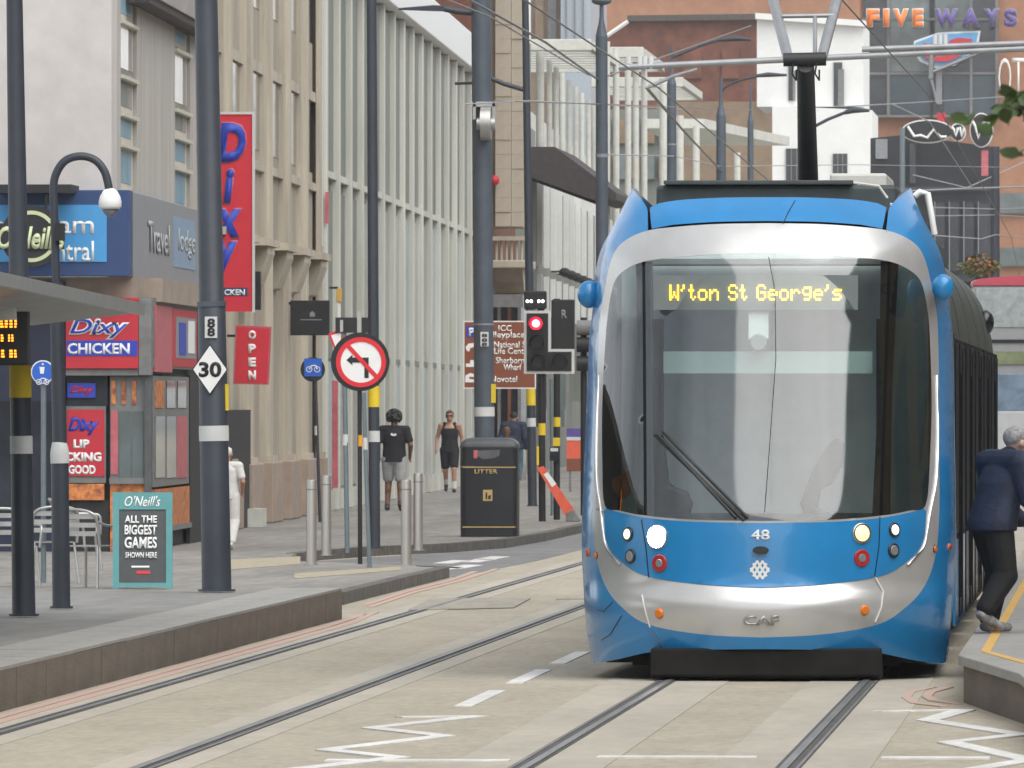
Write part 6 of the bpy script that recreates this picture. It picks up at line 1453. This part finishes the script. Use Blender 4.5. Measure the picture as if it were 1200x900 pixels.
    if hair == 'curly':
        rr = random.Random(9); ell(c, h + Vector((0, .035, .035)), .092*hair_r, .098*hair_r, .105)
        for _ in range(110):
            a, e = rr.uniform(0, 6.28), rr.uniform(-.75, 1.5); q = Vector((math.cos(a)*math.cos(e)*.10*hair_r, math.sin(a)*math.cos(e)*.115*hair_r + .025, math.sin(e)*.125 + .03))
            if q.y > -.055 or q.z > .07: ell(c, h + q, .028, .028, .028)
    elif hair == 'long': ell(c, h + Vector((0, .03, .04)), .095, .105, .10); cap(c, h + Vector((0, .06, 0)), h + Vector((0, .07, -.16)), .085, .07)
    else: ell(c, h + Vector((0, .028, .045)), .086, .098, .093); ell(c, h + Vector((0, -.03, .09)), .07, .06, .03)
    fuse(c, 'hair', hairc, t, .009, 2)
    if glasses:
        part_local(MB().box(h.x - .07, h.x - .008, h.y - .108, h.y - .09, h.z, h.z + .035), 'sunglasses_lens', m_black, t); part_local(MB().box(h.x + .008, h.x + .07, h.y - .108, h.y - .09, h.z, h.z + .035), 'sunglasses_lens', m_black, t)
    return t, J
def part_local(mb, name, m, par):
    me = mesh_of(mb, name); me.materials.append(m); o = bpy.data.objects.new(name, me); COL.objects.link(o); o.parent = par; return o
sk_dark = mat('skin_dark', (.16, .075, .045), .5, var=.06); sk_tan = mat('skin_tan', (.42, .22, .14), .5, var=.06); sk_pale = mat('skin_pale', (.52, .34, .26), .5, var=.06)
h_black = mat('hair_black', (.014, .012, .012), .6, var=.3, scale=60); h_brown = mat('hair_brown', (.12, .05, .025), .6, var=.3, scale=60); h_grey = mat('hair_grey', (.34, .33, .33), .7, var=.35, scale=40, bump=.6)
c_black = mat('cloth_black', (.013, .013, .016), .85, var=.25, scale=8, bump=.3); c_grey = mat('cloth_grey', (.34, .34, .33), .9, var=.12, scale=8, bump=.3); c_navy = mat('cloth_navy', (.014, .022, .050), .7, var=.3, scale=9, bump=.5)
c_white = mat('cloth_white', (.62, .61, .58), .9, var=.08, scale=8, bump=.3); c_teal = mat('cloth_denim', (.05, .12, .16), .9, var=.2); c_trouser = mat('cloth_dark_trouser', (.012, .012, .013), .85, var=.3, bump=.2)
sh_white = mat('shoe_white', (.6, .6, .58), .6, var=.08); sh_two = mat('shoe_grey', (.30, .30, .30), .6, var=.4, scale=14)
sh_dark = mat('shoe_dark', (.05, .04, .04), .6, var=.2); sh_red = mat('shoe_red', (.28, .05, .05), .6, var=.2)

# man in black T-shirt walking away
p = G(462, 598.5, PAVE_Z); t, J = person('person in black T-shirt and pale grey shorts walking away past the fins', p, 180, 1.80,
    dict(kneeL=(.10, -.10, .51), ankL=(.11, .02, .10), kneeR=(-.10, .03, .50), ankR=(-.11, .20, .16), toeR=(-.12, .12, .02), elL=(.26, .06, 1.18), wrL=(.25, -.06, .97), elR=(-.27, .07, 1.18), wrR=(-.25, -.08, .99), head=(.0, -.02, 1.665)),
    c_black, c_grey, h_black, sk_dark, sh_dark, scale_w=1.12, hair='curly', sleeve=.45, hair_r=1.15)
a = J['chest'] + Vector((0, .17, .06)); part_local(MB().prismY([(-.05, 1.36), (-.03, 1.40), (.0, 1.375), (.03, 1.405), (.055, 1.37), (.03, 1.355), (.0, 1.345), (-.02, 1.35)], .150, .172), 'shirt_logo', m_white, t)
# man in black vest walking towards the camera
p = G(527, 577.5, PAVE_Z); person('person in black vest, shorts and sunglasses walking towards the camera', p, 0, 1.80,
    dict(kneeL=(.10, -.14, .52), ankL=(.10, -.16, .10), kneeR=(-.09, .02, .50), ankR=(-.09, .26, .20), toeR=(-.09, .20, .06), elL=(.25, .08, 1.18), wrL=(.25, .02, .93), elR=(-.26, .06, 1.18), wrR=(-.27, -.10, .95)),
    c_black, c_black, h_brown, sk_tan, sh_dark, scale_w=1.05, sleeve=0, socks=c_white, glasses=True)
# two people beyond the bin
D = 258; person('person in navy jacket and blue jeans walking away behind the litter bin', at_z(602, 500, D, PAVE_Z), 175, 1.74,
    dict(kneeL=(.10, -.12, .51), ankL=(.11, -.05, .10), ankR=(-.11, .22, .16), toeR=(-.11, .16, .03)), c_navy, c_teal, h_black, sk_pale, sh_red, scale_w=1.15, sleeve=.9, long_legs=True, coat=True)
D = 232; person('child with long brown hair just beyond the litter bin lid', at_z(594, 520, D, PAVE_Z), 180, 1.45, {}, c_navy, c_trouser, h_brown, sk_pale, sh_dark, sleeve=.9, long_legs=True, hair='long')
# person in white behind the near pole
p = G(266, 644, PAVE_Z); person('person in white T-shirt and pale trousers half hidden behind the 30 sign pole', p, 170, 1.36,
    dict(kneeL=(.10, -.10, .51), ankL=(.11, .0, .10), ankR=(-.11, .18, .14), toeR=(-.11, .12, .02), elL=(.25, .02, 1.2), wrL=(.24, -.12, 1.0), elR=(-.27, .04, 1.18), wrR=(-.22, -.14, 1.02)), c_white, c_white, c_white, sk_tan, sh_white, scale_w=1.1, sleeve=.45, long_legs=True)
# passenger boarding at the tram side
p = Vector((P(1166, 745, 80.6).x, 80.6, .33)); t, J = person('person in navy padded jacket and black trousers bending forward beside the tram door', p, 118, 1.66,
    dict(hipL=(.09, .03, .88), hipR=(-.09, .03, .88), chest=(0, -.07, 1.25), neck=(0, -.14, 1.42), head=(0, -.21, 1.54), shL=(.21, -.09, 1.38), shR=(-.21, -.09, 1.38), elL=(.27, -.16, 1.10), wrL=(.20, -.36, .92), elR=(-.28, -.14, 1.10), wrR=(-.20, -.36, .90),
         kneeL=(.11, -.10, .48), ankL=(.11, -.02, .10), kneeR=(-.11, -.02, .47), ankR=(-.11, .16, .20), toeR=(-.11, .04, .05)),
    c_navy, c_trouser, h_grey, sk_pale, sh_two, scale_w=1.3, sleeve=.9, long_legs=True, coat=True)
